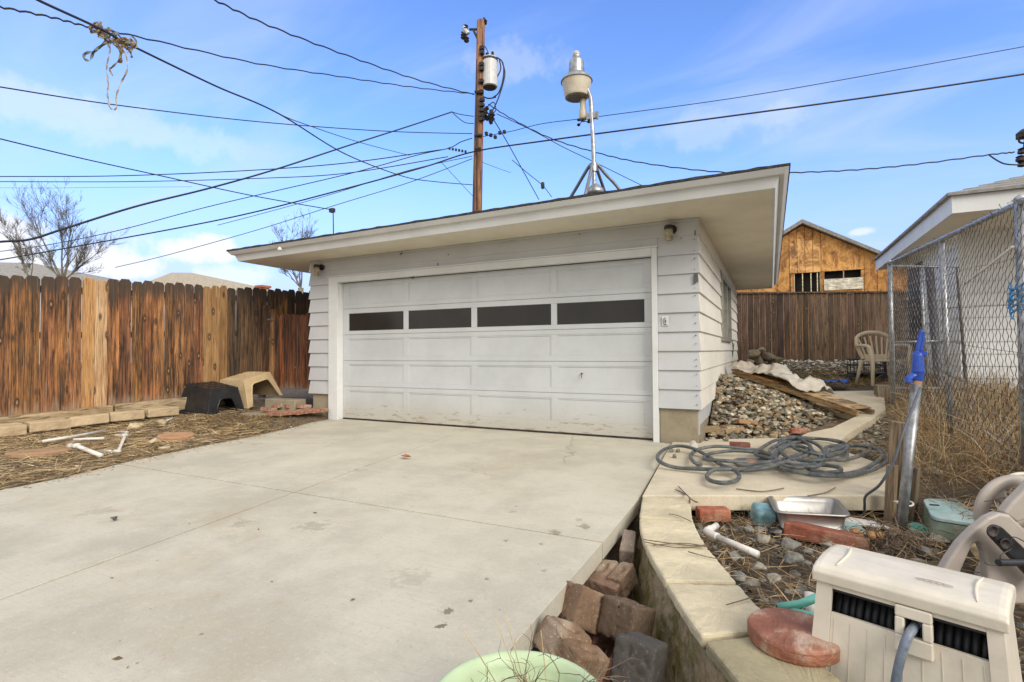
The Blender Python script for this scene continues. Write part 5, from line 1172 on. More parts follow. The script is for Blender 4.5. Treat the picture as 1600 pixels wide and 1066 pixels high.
# plastic garden chair
CH = thing('garden_chair', (1.75, 10.2, .3), 'cream moulded plastic armchair on the path beside the chain link gate', 'garden chair')
cb = dp(1380, 600, 8.8); cb.z = gz(cb.x, cb.y) + .05; rotc = Matrix.Rotation(R(18), 3, 'Z'); cs_ = 1.0
base_z = 1.06 - (603 - 547) * 8.8 / 814
cb.z = base_z
def cl(x, y, z): return cb + rotc @ Vector((x, y, z))
q = MB(); q.prism([cl(-.24, -.22, .40), cl(.24, -.22, .40), cl(.21, .22, .39), cl(-.21, .22, .39)], (0, 0, .035)); q.build('seat', MAT['chair'], CH, bevel=.012)
bk = MB()
for i in range(6):
    a = -1 + 2 * i / 5; P = smooth_pts([cl(a * .15, .20, .42), cl(a * .19, .245, .62), cl(a * .235, .29, .84 - .05 * a * a)], 5); bk.tube(P, [.014] * len(P), 6)
P = smooth_pts([cl(-.20, .22, .44), cl(-.27, .26, .66), cl(-.25, .30, .82), cl(-.13, .315, .89), cl(0, .32, .905), cl(.13, .315, .89), cl(.25, .30, .82), cl(.27, .26, .66), cl(.20, .22, .44)], 6); bk.tube(P, .03, 8)
bk.prism([cl(-.17, .205, .42), cl(.17, .205, .42), cl(.19, .225, .52), cl(-.19, .225, .52)], rotc @ Vector((0, .02, 0))); bk.build('backrest', MAT['chair'], CH, smooth=False)
for s_ in (-1, 1):
    q = MB(); P = smooth_pts([cl(s_ * .27, .27, .66), cl(s_ * .31, .1, .67), cl(s_ * .31, -.16, .66), cl(s_ * .30, -.24, .60)], 5); q.tube(P, .028, 8); q.build('armrest', MAT['chair'], CH, smooth=True)
    q = MB(); q.tube([cl(s_ * .30, -.24, .61), cl(s_ * .27, -.23, .42), cl(s_ * .30, -.28, 0)], [.03, .034, .024], 8); q.build('leg', MAT['chair'], CH, smooth=True)
    q = MB(); q.tube([cl(s_ * .22, .22, .42), cl(s_ * .27, .32, 0)], [.034, .024], 8); q.build('leg', MAT['chair'], CH, smooth=True)
# crate under / beside the chair
q = MB(); c = dp(1386, 614, 8.2); c.z = gz(c.x, c.y) + .13; q.box(c, (.30, .30, .26)); o = q.build('wooden_crate', MAT['postwood'], bevel=.01); tag(o, 'small brown wooden crate standing by the end post of the chain link fence', 'crate')
# black garden cart
WG = thing('garden_cart', (1.3, 10.9, .4), 'small black mesh garden cart parked behind the plastic chair', 'garden cart')
wc = dp(1353, 578, 10.6)
def wl2(x, y, z): return wc + Matrix.Rotation(R(-6), 3, 'Z') @ Vector((x, y, z))
q = MB()
for z in (-.06, 0.1, .22): 
    P = [wl2(-.32, -.35, z), wl2(.32, -.35, z), wl2(.32, .35, z), wl2(-.32, .35, z)]; q.tube(P, .014, 6, closed=True)
for i in range(12):
    for yy in (-.35, .35): q.tube([wl2(-.32 + i * .058, yy, -.06), wl2(-.32 + i * .058, yy, .22)], .005, 4)
    for xx in (-.32, .32): q.tube([wl2(xx, -.35 + i * .064, -.06), wl2(xx, -.35 + i * .064, .22)], .005, 4)
q.build('mesh_sides', MAT['black'], WG)
q = MB(); q.prism([wl2(-.31, -.34, -.07), wl2(.31, -.34, -.07), wl2(.31, .34, -.07), wl2(-.31, .34, -.07)], (0, 0, .02)); q.prism([wl2(-.3, -.33, -.16), wl2(-.24, -.33, -.16), wl2(-.24, .33, -.16), wl2(-.3, .33, -.16)], (0, 0, .08)); q.build('bed', MAT['black'], WG)
for xx, yy in ((-.24, -.33), (.28, -.33), (-.24, .3), (.28, .3)):
    q = MB(); q.lathe([(.04, -.04), (.13, -.035), (.15, -.02), (.15, .02), (.13, .035), (.04, .04)], wl2(xx, yy, -.22), 18, Matrix.Rotation(R(90), 3, 'X')); q.build('wheel', MAT['black'], WG)

# ------------------------------------------------------------------ chain link fence
CF = thing('chain_link_fence', (1.42, 6.2, .3), 'rusty chain link fence with galvanised rail running toward the camera on the right', 'fence')
fn = Vector((1.455, 4.45, 2.0)); ff = Vector((1.405, 8.23, 2.18)); fdir = (ff - fn); 
def fpt(t, z=None):   # t 0 near post, 1 far post
    p = fn + fdir * t; 
    if z is not None: p.z = z
    return p
zb0, zb1 = .22, .50
# the rail, each post
q = MB(); e = fn - fdir.normalized() * 1.2; q.tube([e, fn, ff], .021, 10); q.tube([fn + Vector((.0, .0, 0)), fn - fdir.normalized() * .02], .026, 10)
for t in (.18, .36, .55, .78): p = fpt(t); q.tube([p, p + fdir.normalized() * .03], .025, 10)
q.build('top_rail', MAT['galv'], CF, smooth=True)
for (a, b, r_) in ((fn + Vector((0, 0, .03)), fpt(0, .1) + Vector((0, 0, 0)), .030), (fpt(.43), fpt(.41, .2) + Vector((.02, 0, -.1)), .024), (ff + Vector((0, 0, .02)), fpt(1, .35), .028)):
    q = MB(); q.tube([a, b], r_, 12); q.lathe([(r_ + .002, -.03), (r_ + .004, 0), (0, .03)], a, 12); q.build('post', MAT['galv'], CF, smooth=True)
# woven wire: each wire zigzags down and hooks its neighbour
q = MB(); pit = .052; Lf = fdir.length + 1.1; NW = int(Lf / pit); random.seed(5)
def bulge(s, z, zt, zb): 
    u = (z - zb) / (zt - zb); return .05 * mnoise.noise(Vector((s * .9, z * 1.2, 7))) + .07 * math.sin(u * math.pi) * mnoise.noise(Vector((s * .5, 3, 1)))
for k in range(NW):
    s = k * pit - 1.1; t = s / fdir.length; zt = lerp(2.0, 2.18, t) - .02; zb = lerp(zb0, zb1, t) + .02
    sag = .05 * max(0, mnoise.noise(Vector((s * 1.3, 0, 4)))) ; zt -= sag
    nz_ = int((zt - zb) / .042); pts = []
    for i in range(nz_ + 1):
        z = zt - i * .042; o_ = pit * 1.04 * ((i + k) % 2) ; jj = .010 * mnoise.noise(Vector((s * 7, z * 5, 2)))
        p = fn + fdir.normalized() * (s + o_ + jj); pts.append(Vector((p.x - .03 + bulge(s, z, zt, zb) + (.004 if (i + k) % 2 else -.004), p.y, z + .5 * jj)))
    q.tube(pts, .0026, 3, cap=False)
    # twisted barbs at the top selvage
    a = pts[0]; q.tube([a, a + Vector((random.uniform(-.02, .02), random.uniform(-.02, .03), .035)), a + Vector((random.uniform(-.05, .03), random.uniform(-.04, .05), random.uniform(.0, .05)))], .0022, 3, cap=False)
for j in range(5):
    pts = []
    for i in range(60):
        s = -1.1 + (Lf) * i / 59; t = s / fdir.length; zt = lerp(2.0, 2.18, t); zb = lerp(zb0, zb1, t); z = zb + (zt - zb) * (.12 + .17 * j) + .012 * mnoise.noise(Vector((s * 2, j, 1))); p = fn + fdir.normalized() * s; pts.append(Vector((p.x - .035 + bulge(s, z, zt, zb), p.y, z)))
    q.tube(pts, .0022, 3, cap=False)
q.build('wire_mesh', MAT['chain'], CF)
# rope and twine on the fence
q = MB(); q.tube(smooth_pts([fpt(0, 1.72) + Vector((-.04, .0, 0)), fpt(.10, 1.66) + Vector((-.04, 0, 0)), fpt(.25, 1.58) + Vector((-.035, 0, 0))], 6), .009, 6); o = q.build('white_rope', MAT['pvc']); tag(o, 'white rope tied along the upper chain link mesh near the right edge', 'rope')
q = MB(); random.seed(9)
for j in range(5):
    z = 1.46 - j * .035; q.tube(smooth_pts([fpt(0, z) + Vector((-.045 + random.uniform(-.01, .01), .05, .03)), fpt(0, z) + Vector((-.05, -.03, -.02)), fpt(0, z) + Vector((.0, -.05, .02)), fpt(0, z - .03) + Vector((-.05, .02, .0)), fpt(.0, z - .07) + Vector((-.06, .04 * math.sin(j), 0))], 5), .006, 5)
o = q.build('blue_twine', M_simple('blue_twine', (.06, .26, .50), .7, tint=False)); tag(o, 'frayed blue twine knotted round the chain link post at the right edge', 'twine')
# open gate of the fence, standing behind it
CG = thing('chain_link_gate', (1.9, 8.4, .4), 'chain link gate with a pipe frame standing open against the white house', 'gate')
ga = ff + Vector((.03, .1, -.03)); gd = Vector((.76, .32, 0)); 
q = MB(); zt = 2.17; zb = .55
q.tube([ga, ga + gd + Vector((0, 0, -.02)), ga + gd + Vector((.07, .03, -1.55))], .020, 8); q.tube([Vector((ga.x, ga.y, 2.14)), Vector((ga.x, ga.y, .55)), Vector((ga.x, ga.y, .55)) + gd + Vector((.07, .03, 0))], .020, 8); q.tube([Vector((ga.x, ga.y, 1.15)), Vector((ga.x, ga.y, 1.17)) + gd], .016, 8)
q.tube([ga + gd * .45, Vector((ga.x, ga.y, .55)) + gd * .5], .018, 8)
q.build('frame', MAT['galv'], CG, smooth=True)
q = MB(); L2 = gd.length; g1 = gd.normalized()
for k in range(int(L2 / .055)):
    pts = []; s = k * .055
    for i in range(42): z = 2.12 - i * .036; p = ga + g1 * (s + .056 * ((i + k) % 2)); pts.append(Vector((p.x, p.y - .02 + (.003 if (i + k) % 2 else -.003), z)))
    q.tube(pts, .0020, 3, cap=False)
q.build('wire_mesh', MAT['chain'], CG)
q = MB(); a = Vector((hx - .35, hy - .45, .35)); q.tube([a, a + Vector((-.1, -.05, 1.85))], .05, 10); o = q.build('leaning_post', M_simple('dark_grey_pipe', (.12, .12, .15), .5, .3)); tag(o, 'dark grey post leaning near the corner of the white house behind the gate', 'post')

# ------------------------------------------------------------------ yard hydrant, posts, supply line
hb_ = at(1407, 834, -.12); D_ = 3.39
HY = thing('yard_hydrant', (hb_.x, hb_.y, -.15), 'blue headed yard hydrant on a leaning galvanised pipe', 'hydrant')
ht = dp(1432, 601, 3.42)
q = MB(); q.tube([hb_ + (hb_ - ht) * .08, ht], .029, 18); q.build('standpipe', MAT['galv'], HY, smooth=True)
ax = (ht - hb_).normalized(); Rt = Vector((CM[0][0], CM[1][0], 0)).normalized()
kx = 3.42 / FPX
def hp(px, py): return dp(px, py, 3.42)
q = MB(); q.tube([hp(1432, 602), hp(1433, 594)], .030, 6); q.build('brass_nut', MAT['brass'], HY)
q = MB(); q.tube([hp(1433, 595), hp(1433.5, 588), hp(1434, 578), hp(1434.5, 556), hp(1436, 552)], [.032, .034, .036, .030, .026], 16)
q.tube([hp(1434, 585), hp(1425, 588), hp(1420, 592), hp(1419, 598)], [.026, .024, .021, .023], 12); q.box(hp(1437, 553), (.07, .05, .03)); q.lathe([(.038, -.01), (.038, .01)], hp(1434, 580), 16)
q.build('valve_head', MAT['blue'], HY, smooth=False, bevel=.003)
q = MB(); P = smooth_pts([hp(1431, 556), hp(1434, 545), hp(1437, 530), hp(1439.5, 518), hp(1441, 520), hp(1441, 532), hp(1438, 550)], 5); q.tube(P, [.013] * len(P), 10); q.build('lever', MAT['blue'], HY, smooth=True)
q = MB(); P = smooth_pts([dp(1438, 606, 3.36), dp(1425, 640, 3.30), dp(1408, 685, 3.25), dp(1396, 722, 3.25), dp(1375, 757, 3.3), dp(1353, 775, 3.5), dp(1351, 790, 3.6), dp(1350, 802, 3.66), dp(1340, 811, 3.7), dp(1331, 811, 3.72)], 8); q.tube(P, .0085, 8); SP = q.build('supply_hose', MAT['cable_grey'], smooth=True); tag(SP, 'thin grey hose looping from the hydrant down to the metal tray', 'hose')
q = MB(); q.tube([dp(1331, 811, 3.72), dp(1325, 809, 3.74)], .014, 10); q.tube([dp(1325, 809, 3.74), dp(1320, 808, 3.76)], .020, 10); q.build('brass_end', MAT['brass'], SP)
def stake(px0, py0, px1, w, d, depth, lab, colv):
    b = at(px0, py0, -.16); t = dp(px1[0], px1[1], depth); q = MB(); h = t.z - b.z
    q.prism([(-w / 2, -d / 2, 0), (w / 2, -d / 2, 0), (w / 2, d / 2, 0), (-w / 2, d / 2, 0)], (0, 0, h), colv); o = q.build('wooden_stake', MAT['postwood'], bevel=.004); o.location = b; o.rotation_euler = (0, math.atan2((t.x - b.x) * .9, h), R(-27)); tag(o, lab, 'wooden stake')
stake(1398, 815, (1404, 657), .10, .07, 3.75, 'taller split grey wooden post behind the hydrant pipe', (1, .9, .8))
stake(1390, 822, (1394, 725), .055, .07, 3.62, 'short dark wooden stake left of the hydrant pipe', (.85, .75, .65)); stake(1423, 824, (1428, 727), .05, .06, 3.62, 'short dark wooden stake right of the hydrant pipe', (.7, .65, .6))
q = MB(); c = dp(1412, 786, 3.42); 
q.tube([c + Rt * (.050 * math.cos(a)) + Vector((-.44, .9, 0)) * (.05 * math.sin(a)) + Vector((0, 0, .006 * math.cos(a * 2))) for a in np.linspace(0, 6.1, 20)], .006, 6, closed=True); o = q.build('wire_tie', MAT['pvc']); tag(o, 'pale wire tie wrapped round the hydrant pipe and stakes', 'wire tie')

# ------------------------------------------------------------------ planting bed objects
# metal tray
tz = .02; corners = [at(1214, 800, tz), at(1328, 806, tz), at(1306, 779, tz), at(1202, 774, tz)]
TR = thing('metal_tray', (.2, 4.0, -.1), 'rectangular stainless steel tray tilted on bricks in the planting bed', 'tray')
q = MB(); ctr = sum(corners, Vector()) / 4
def rrect(c4, f, dz, n=5, rad=.16):
    out = []; c = sum(c4, Vector()) / 4; C4 = [c + (p - c) * f for p in c4]
    for i in range(4):
        p = C4[i]; a = C4[i - 1]; b = C4[(i + 1) % 4]
        for j in range(n):
            t = j / (n - 1); p1 = p.lerp(a, rad * (1 - t)); p2 = p.lerp(b, rad * t); w = p1.lerp(p, .3).lerp(p2, t) if 0 else (p.lerp(a, rad) * (1 - t) ** 2 + p * 2 * t * (1 - t) + p.lerp(b, rad) * t * t); out.append(w + Vector((0, 0, dz)))
    return out
rings = [rrect(corners, 1.04, -.012), rrect(corners, 1.05, -.002), rrect(corners, 1.02, .002), rrect(corners, .97, 0), rrect(corners, .93, -.03), rrect(corners, .84, -.10), rrect(corners, .80, -.105)]
n = len(rings[0]); vs = [p for r_ in rings for p in r_]; q.add(vs, [(i * n + k, i * n + (k + 1) % n, (i + 1) * n + (k + 1) % n, (i + 1) * n + k) for i in range(len(rings) - 1) for k in range(n)] + [tuple((len(rings) - 1) * n + k for k in range(n))])
q.build('basin', MAT['steel'], TR, smooth=True, solid=-.003)
rings = [rrect(corners, .965, -.006), rrect(corners, .95, -.03), rrect(corners, .88, -.115)]
q = MB(); vs = [p for r_ in rings for p in r_]; q.add(vs, [(i * n + k, i * n + (k + 1) % n, (i + 1) * n + (k + 1) % n, (i + 1) * n + k) for i in range(2) for k in range(n)] + [tuple(2 * n + k for k in range(n))[::-1]]); q.build('underside', MAT['steel'], TR, smooth=True)
brick(1289, 838, -.085, (.44, .14, .09), -9, 'long red brick slab in front of the metal tray', (.85, .8, .8), 'brick', (-6, 3), name='red_slab', bev=.01, poly=[(-.22, -.07), (.16, -.07), (.23, -.02), (.14, .07), (-.21, .07)])
brick(1114, 803, -.075, (.21, .11, .08), 22, 'orange red brick beside the first capstone', (1.1, 1.05, 1.0), 'brick', (0, 0))
brick(1272, 818, -.11, (.1, .07, .09), 50, 'small brown wood chip before the metal tray', (1, .9, .7), 'pallet', (20, 50), cat='wood chip', name='wood_chip')
q = MB(); q.box((0, 0, 0), (.13, .16, .13)); o = q.build('teal_block', MAT['teal'], bevel=.03, seg=4); o.location = at(1192, 806, -.07); o.rotation_euler = (.25, .1, R(20)); tag(o, 'cloudy teal glass block left of the metal tray', 'glass block')
q = MB(); q.lathe([(0, .01), (.07, .012), (.085, 0), (0, -.005)], (0, 0, 0), 18); o = q.build('teal_disc', MAT['lid'], bevel=0); o.location = at(1329, 826, -.10); o.rotation_euler = (.2, .1, 0); tag(o, 'pale teal plastic disc at the right end of the red slab', 'plastic disc')
q = MB(); q.prism([(-.14, -.05, 0), (.16, -.04, 0), (.05, .06, .01), (-.1, .08, .01)], (0, 0, .008)); o = q.build('white_scrap', MAT['pvc']); o.location = at(1350, 820, -.10); tag(o, 'flat white plastic scrap right of the metal tray', 'plastic scrap')
q = MB(); q.lathe([(0, .008), (.05, .01), (.06, 0)], (0, 0, 0), 16); o = q.build('jar_lid', MAT['mint']); o.location = at(1436, 828, -.09); o.rotation_euler = (.5, .2, 0); tag(o, 'small green lid lying beside the foot of the hydrant', 'lid')
q = MB(); P = [at(1120, 817 + 4, -.03), at(1103, 832, -.05), at(1184, 866, -.05)]; q.tube([P[0], P[1] + (P[0] - P[1]) * .2], .019, 14); q.tube([P[1] + (P[2] - P[1]) * .12, P[2]], .019, 14); PV = q.build('pvc_elbow_pipe', MAT['pvc'], smooth=True); tag(PV, 'white PVC pipe with an elbow lying on the bed next to the capstones', 'pipe')
q = MB(); q.tube(smooth_pts([P[1] + (P[0] - P[1]) * .45, P[1] + (P[0] - P[1]) * .1, P[1] + (P[2] - P[1]) * .08, P[1] + (P[2] - P[1]) * .25], 5), .025, 14); q.build('elbow', MAT['pvc'], PV, smooth=True)
random.seed(44)
BG = 'larger grey stones in the planting bed'
bl = [(1192, 842, .12, 'grey stone above the end of the elbow pipe'), (1237, 850, .13, 'big grey stone below the red slab'), (1146, 869, .10, 'stone beside the far end of the elbow pipe'), (1293, 852, .10, 'stone tucked at the right end of the red slab'), (1240, 872, .14, 'flat grey stone left of the hose box lid'), (1158, 905, .11, 'pale stone beside the wide fourth capstone'), (1185, 886, .10, 'mid grey stone between pipe end and box'), (1216, 832, .08, 'small stone left of the red slab'), (1170, 828, .09, 'stone just above the elbow pipe'), (1208, 905, .09, 'dark stone left of the beige box'), (1262, 862, .07, 'small pale stone near the red slab'), (1155, 792, .1, 'stone right of the orange red brick'), (1465, 845, .13, 'stone below the green utility lid'), (1450, 862, .1, 'stone beside the reel frame foot')]
for i, (px, py, s, lab) in enumerate(bl): stone(px, py, -.09, s, lab, (.72, .74, .76) if i % 3 else (1.05, 1.02, .96), BG, rz_=i * 40, proto=i % 16)
q = MB(); random.seed(3)
for i in range(9): q.lathe([(0, -.03), (.018, -.02), (.022, 0), (.016, .025), (0, .03)], Vector((random.uniform(-.07, .07), random.uniform(-.03, .03), random.uniform(0, .03))), 8, Matrix.Rotation(random.uniform(0, 3), 3, 'X') @ Matrix.Rotation(random.uniform(0, 3), 3, 'Z'))
o = q.build('root_chunk', M_simple('ginger_root', (.40, .22, .09), .8, bump=.4)); o.location = at(1354, 840, -.09); tag(o, 'knobbly orange brown root chunk near the foot of the hydrant', 'root')
# mat of dark roots round the hydrant foot
m = MB(); random.seed(12)
for i in range(240):
    c = at(1400 + random.gauss(0, 26), 850 + random.gauss(0, 9), -.12) + Vector((0, 0, random.uniform(0, .05))); d = Vector((random.gauss(0, 1), random.gauss(0, 1), random.uniform(-.2, .5))).normalized() * random.uniform(.04, .12)
    m.tube([c, c + d * .5 + Vector((0, 0, .02)), c + d], .0025, 3, cap=False)
o = m.build('root_mat', MAT['twig']); tag(o, 'dark dead root clump around the foot of the hydrant', 'roots', kind='stuff')
# green utility lid
lidc = [at(1456, 810, .03), at(1556, 826, .03), at(1534, 783, .03), at(1441, 781, .03)]
UB = thing('utility_box', (1.1, 4.4, -.1), 'weathered utility box with faded pale green lid sunk in the bed', 'utility box')
q = MB(); rr_ = rrect(lidc, 1.0, -.012, rad=.14); q.prism(rr_, (0, 0, .022)); q.build('lid', MAT['lid'], UB, bevel=.004)
q = MB(); vs = rrect(lidc, .99, -.016, rad=.14) + rrect(lidc, 1.08, -.2, rad=.14); n = len(vs) // 2; q.add(vs, [(k, (k + 1) % n, n + (k + 1) % n, n + k) for k in range(n)]); q.build('box_body', MAT['boxside'], UB)
q = MB(); c = at(1460, 789, .044); q.box(c, (.05, .018, .004), Matrix.Rotation(.2, 3, 'Z')); q.build('lid_slot', MAT['rust'], UB)

# round red stepping stone
q = MB(); q.lathe([(0, -.034), (.142, -.034), (.148, -.026), (.149, .010), (.144, .021), (.132, .024), (.08, .025), (.04, .026), (0, .026)], (0, 0, 0), 48)
m2 = Mat('red_stepping_stone'); c_ = m2.mix((0.22, .08, .045), (.36, .15, .085), m2.ramp(m2.noise(9, 6, .6), .35, .65)); c_ = m2.mix(c_, (.50, .40, .31), m2.math('MULTIPLY', m2.ramp(m2.noise(7, 6, .65), .5, .66), .8)); c_ = m2.mix(c_, (.26, .17, .07), m2.ramp(m2.noise(14, 6, .6, m2.mapping((1, .25, 1), (0, 0, .6)), 1.2), .58, .66)); m2.set(c_, .55, 0, m2.noise(14, 5, .6, m2.mapping((1, .3, 1), (0, 0, .6)), 1.2), .9, .02); MAT['redstone'] = m2.m
o = q.build('stepping_stone', MAT['redstone'], bevel=.004); o.location = at(1240, 990, .066); tag(o, 'round red brown stepping stone lying on the large capstone beside the hose box', 'stepping stone')
# mint green forked thing and white pipe
q = MB(); A = at(1216, 949, .0); q.tube([A, at(1250, 944, .03), at(1300, 925, .06)], .016, 12); q.tube([at(1225, 949, .0), at(1252, 959, .0), at(1300, 972, .0)], .016, 12); o = q.build('mint_fork', MAT['mint'], smooth=True); tag(o, 'mint green forked plastic handle poking out beside the beige box', 'plastic handle')
q = MB(); q.tube([at(1265, 926, .03), at(1268, 970, -.06)], .02, 12); o = q.build('pvc_stub', MAT['pvc'], smooth=True); tag(o, 'white PVC stub standing behind the mint green handle', 'pipe')

# ------------------------------------------------------------------ beige hose box
BZ = .335; FL, FR = at(1276, 880, BZ), at(1568, 956, BZ); ub = (FR - FL); BW = ub.length; ub.normalize(); vb = Vector((-ub.y, ub.x, 0)); BDp = .30
if vb.y < 0: vb = -vb
HB = thing('hose_box', (FL.x + .2, FL.y + .1, -.1), 'beige plastic hose reel box with slotted front windows in the lower right corner', 'hose box')
def bx3(a, b, c): return FL + ub * a + vb * b + Vector((0, 0, c))
# lid: domed, overhanging
q = MB(); prof = [(-.012, -.055), (-.014, -.022), (-.004, -.006), (.02, .004), (.09, .014), (.17, .012), (.25, .0), (.29, -.012), (.312, -.03), (.316, -.06), (.30, -.06), (.0, -.055)]
NS = 9
us = [(-.012, .82), (-.006, .95), (.01, 1.0)] + [(BW * k / 8, 1.0) for k in range(1, 8)] + [(BW - .01, 1.0), (BW + .006, .95), (BW + .012, .82)]
vs = []
for (u, sc_) in us:
    for a, b in prof: vs.append(bx3(u, .15 + (a - .15) * (1 if sc_ == 1 else (.97 + .03 * sc_)), (b + .055) * sc_ - .055))
n = len(prof); q.add(vs, [(i * n + k, (i + 1) * n + k, (i + 1) * n + (k + 1) % n, i * n + (k + 1) % n) for i in range(len(us) - 1) for k in range(n)] + [tuple(range(n)), tuple((len(us) - 1) * n + k for k in range(n))[::-1]])
LD = q.build('lid', MAT['beige'], HB, bevel=.004, smooth=False)
for u0, sgn in ((.055, 1), (BW - .055, -1)):
    q = MB(); P = [bx3(u0 + sgn * .010 * math.sin(t * 3.14), lerp(.015, .20, t), .0045 + .012 * math.sin(min(1, t * 1.2) * 1.7)) for t in np.linspace(0, 1, 9)]; q.tube(P, [.002, .004, .005, .005, .005, .005, .005, .004, .002], 8); q.build('lid_rib', MAT['beige'], LD, smooth=True)
q = MB(); c = bx3(BW * .66, .06, .0118); q.tube([c + ub * (.045 * math.cos(a)) + vb * (.009 * math.sin(a)) + Vector((0, 0, .0012)) for a in np.linspace(0, 6.1, 26)], .0009, 5, closed=True); q.tube([c + ub * x_ + vb * .003 * math.sin(x_ * 400) for x_ in np.linspace(-.035, .035, 24)], .0009, 4); q.build('embossed_oval', MAT['taupe'], LD)
Hb = .47
def wallbox(mb, u0, u1, w0, w1, b0=.0, b1=.016, col=None): # piece of the front wall, w measured down from the lid; flares outward below
    P = []
    for (u, w_) in ((u0, w1), (u1, w1), (u1, w0), (u0, w0)):
        fl_ = (w_ - .055) / Hb; P.append(bx3(u + (u / BW - .5) * .07 * fl_, b0 - .04 * fl_, -w_))
    mb.prism(P, vb * (b1 - b0))
q = MB(); W1a, W1b, W2a, W2b = BW * .10, BW * .47, BW * .665, BW * .92; wt, wbm = .070, .150
wallbox(q, 0, W1a, .056, Hb); wallbox(q, W2b, BW, .056, Hb); wallbox(q, W1a + .0005, W2b - .0005, .056, wt)
wallbox(q, W1a + .0005, W2b - .0005, wbm, Hb, .006, .02)
for i in range(9):
    u = lerp(W1a + .012, W2b - .012, i / 8); wallbox(q, u - .0015, u + .0015, wbm + .015, Hb, .0045, .0058)
# side and back walls
for u in (0, BW - .016):
    P = [bx3(u + (u / BW - .5) * .07, -.022, -Hb), bx3(u + (u / BW - .5) * .07, BDp + .03, -Hb), bx3(u, BDp, -.056), bx3(u, .018, -.056)]; q.prism(P, ub * .016)
P = [bx3(0, BDp - .018, -.057), bx3(BW, BDp - .018, -.057), bx3(BW, BDp - .002, -.4), bx3(0, BDp - .002, -.4)]; q.prism(P, vb * .012)
q.build('body', MAT['beige'], HB, bevel=.003)
q = MB(); gu0, gu1 = W1b, W2a
wallbox(q, gu0, gu0 + .024, .0921, .1439, -.012, .012); wallbox(q, gu1 - .024, gu1, .0921, .1439, -.012, .012); wallbox(q, gu0, gu1, wt - .012, .092, -.012, .012); wallbox(q, gu0, gu1, .144, .195, -.012, .012)
gd_ = q.build('hose_guide', MAT['beige'], HB, bevel=.005, seg=3)
q = MB()
for (a, b) in ((W1a, W1b), (W2a, W2b)): wallbox(q, a, b, wt + .001, wt + .014, .018, .03)
q.build('guide_rail', MAT['black'], HB)
q = MB(); cr_ = []
Mx = Matrix((ub, vb, Vector((0, 0, 1)))).transposed() @ Matrix.Rotation(R(90), 3, 'Y')
nn = 19
for i in range(nn):
    u = lerp(.035, BW - .035, (i + .5) / nn); cc_ = bx3(u, .15, -.19); rr2 = .096 + random.uniform(-.010, .006)
    q.tube([cc_ + vb * (rr2 * math.cos(a)) + Vector((0, 0, rr2 * math.sin(a))) + ub * (.004 * math.sin(a)) for a in np.linspace(0, 2 * math.pi, 20)[:-1]], .0110, 8, closed=True)
q.build('wound_hose', M_simple('dusty_black_hose', (.014, .015, .018), .55, var=.2, sc=30), HB, smooth=True)
q = MB(); a_ = bx3((gu0 + gu1) / 2, .09, -.128); tgt = [a_, bx3((gu0 + gu1) / 2, .0, -.118), bx3((gu0 + gu1) / 2 - .012, -.045, -.145), bx3((gu0 + gu1) / 2 - .03, -.065, -.23), bx3((gu0 + gu1) / 2 - .045, -.08, -.36), bx3((gu0 + gu1) / 2 - .05, -.09, -.47)]
q.tube(smooth_pts(tgt, 6), .0125, 12); q.build('hose_end', M_simple('blue_grey_hose', (.15, .19, .25), .45, var=.2, dirt=(.3, .3, .3)), HB, smooth=True)

# ------------------------------------------------------------------ hose reel cart at the right edge
RC_ = thing('hose_reel_cart', (1.3, 2.4, -.1), 'taupe plastic hose reel cart with black crank, cut by the right edge', 'hose reel cart')
def rp(x, y, d): return dp(1440 + x / 5.33, 720 + y / 5.33, d)
fw3 = Vector((-.444, .896, 0))
def plate(mb, outl, d, th): mb.prism([rp(x, y, d) for x, y in outl], fw3 * th)
q = MB(); o1 = [(90, 1150), (160, 960), (240, 820), (330, 690), (450, 570), (560, 480), (650, 440), (740, 455), (853, 560), (980, 740), (1080, 1000), (1120, 1200), (560, 1200), (548, 860), (530, 760), (500, 700), (470, 680), (435, 700), (400, 770), (350, 880), (300, 1010), (250, 1150)]
plate(q, o1, 2.25, .045); q.build('side_frame', MAT['taupe'], RC_, bevel=.012, seg=4)
q = MB(); o2 = [(x + 330, y - 30) for x, y in o1]; plate(q, o2, 2.75, .04); q.build('far_side_frame', MAT['taupe'], RC_, bevel=.012, seg=3)
# flange disc with openings
q = MB(); cx_, cy_ = 765, 435; Rr = 305; dD = 2.5; NN = 60
def ringpts(f, d): return [rp(cx_ + Rr * f * math.cos(a), cy_ + Rr * .97 * f * math.sin(a), d) for a in np.linspace(0, 2 * math.pi, NN + 1)[:-1]]
rs_ = [ringpts(1.0, dD + .03), ringpts(1.01, dD), ringpts(.97, dD - .012), ringpts(.80, dD - .006), ringpts(.76, dD + .012), ringpts(.72, dD + .012)]
vs = [p for r_ in rs_ for p in r_]; q.add(vs, [(i * NN + k, i * NN + (k + 1) % NN, (i + 1) * NN + (k + 1) % NN, (i + 1) * NN + k) for i in range(5) for k in range(NN)])
vs = ringpts(.76, dD + .012) + ringpts(.42, dD + .012); 
fs_ = []
for k in range(NN):
    ph = (k % 12)
    if ph < 5: fs_.append((k, (k + 1) % NN, NN + (k + 1) % NN, NN + k))
q.add(vs, fs_); vs = ringpts(.43, dD + .012) + ringpts(.1, dD + .0); q.add(vs, [(k, (k + 1) % NN, NN + (k + 1) % NN, NN + k) for k in range(NN)])
q.build('reel_flange', MAT['taupe'], RC_, smooth=True, solid=.012)
q = MB(); o3 = [(690, 440), (760, 350), (870, 240), (1000, 100), (1120, 120), (1050, 330), (900, 480), (800, 520)]; plate(q, o3, 2.36, .05); q.build('handle_arm', MAT['taupe'], RC_, bevel=.012, seg=3)
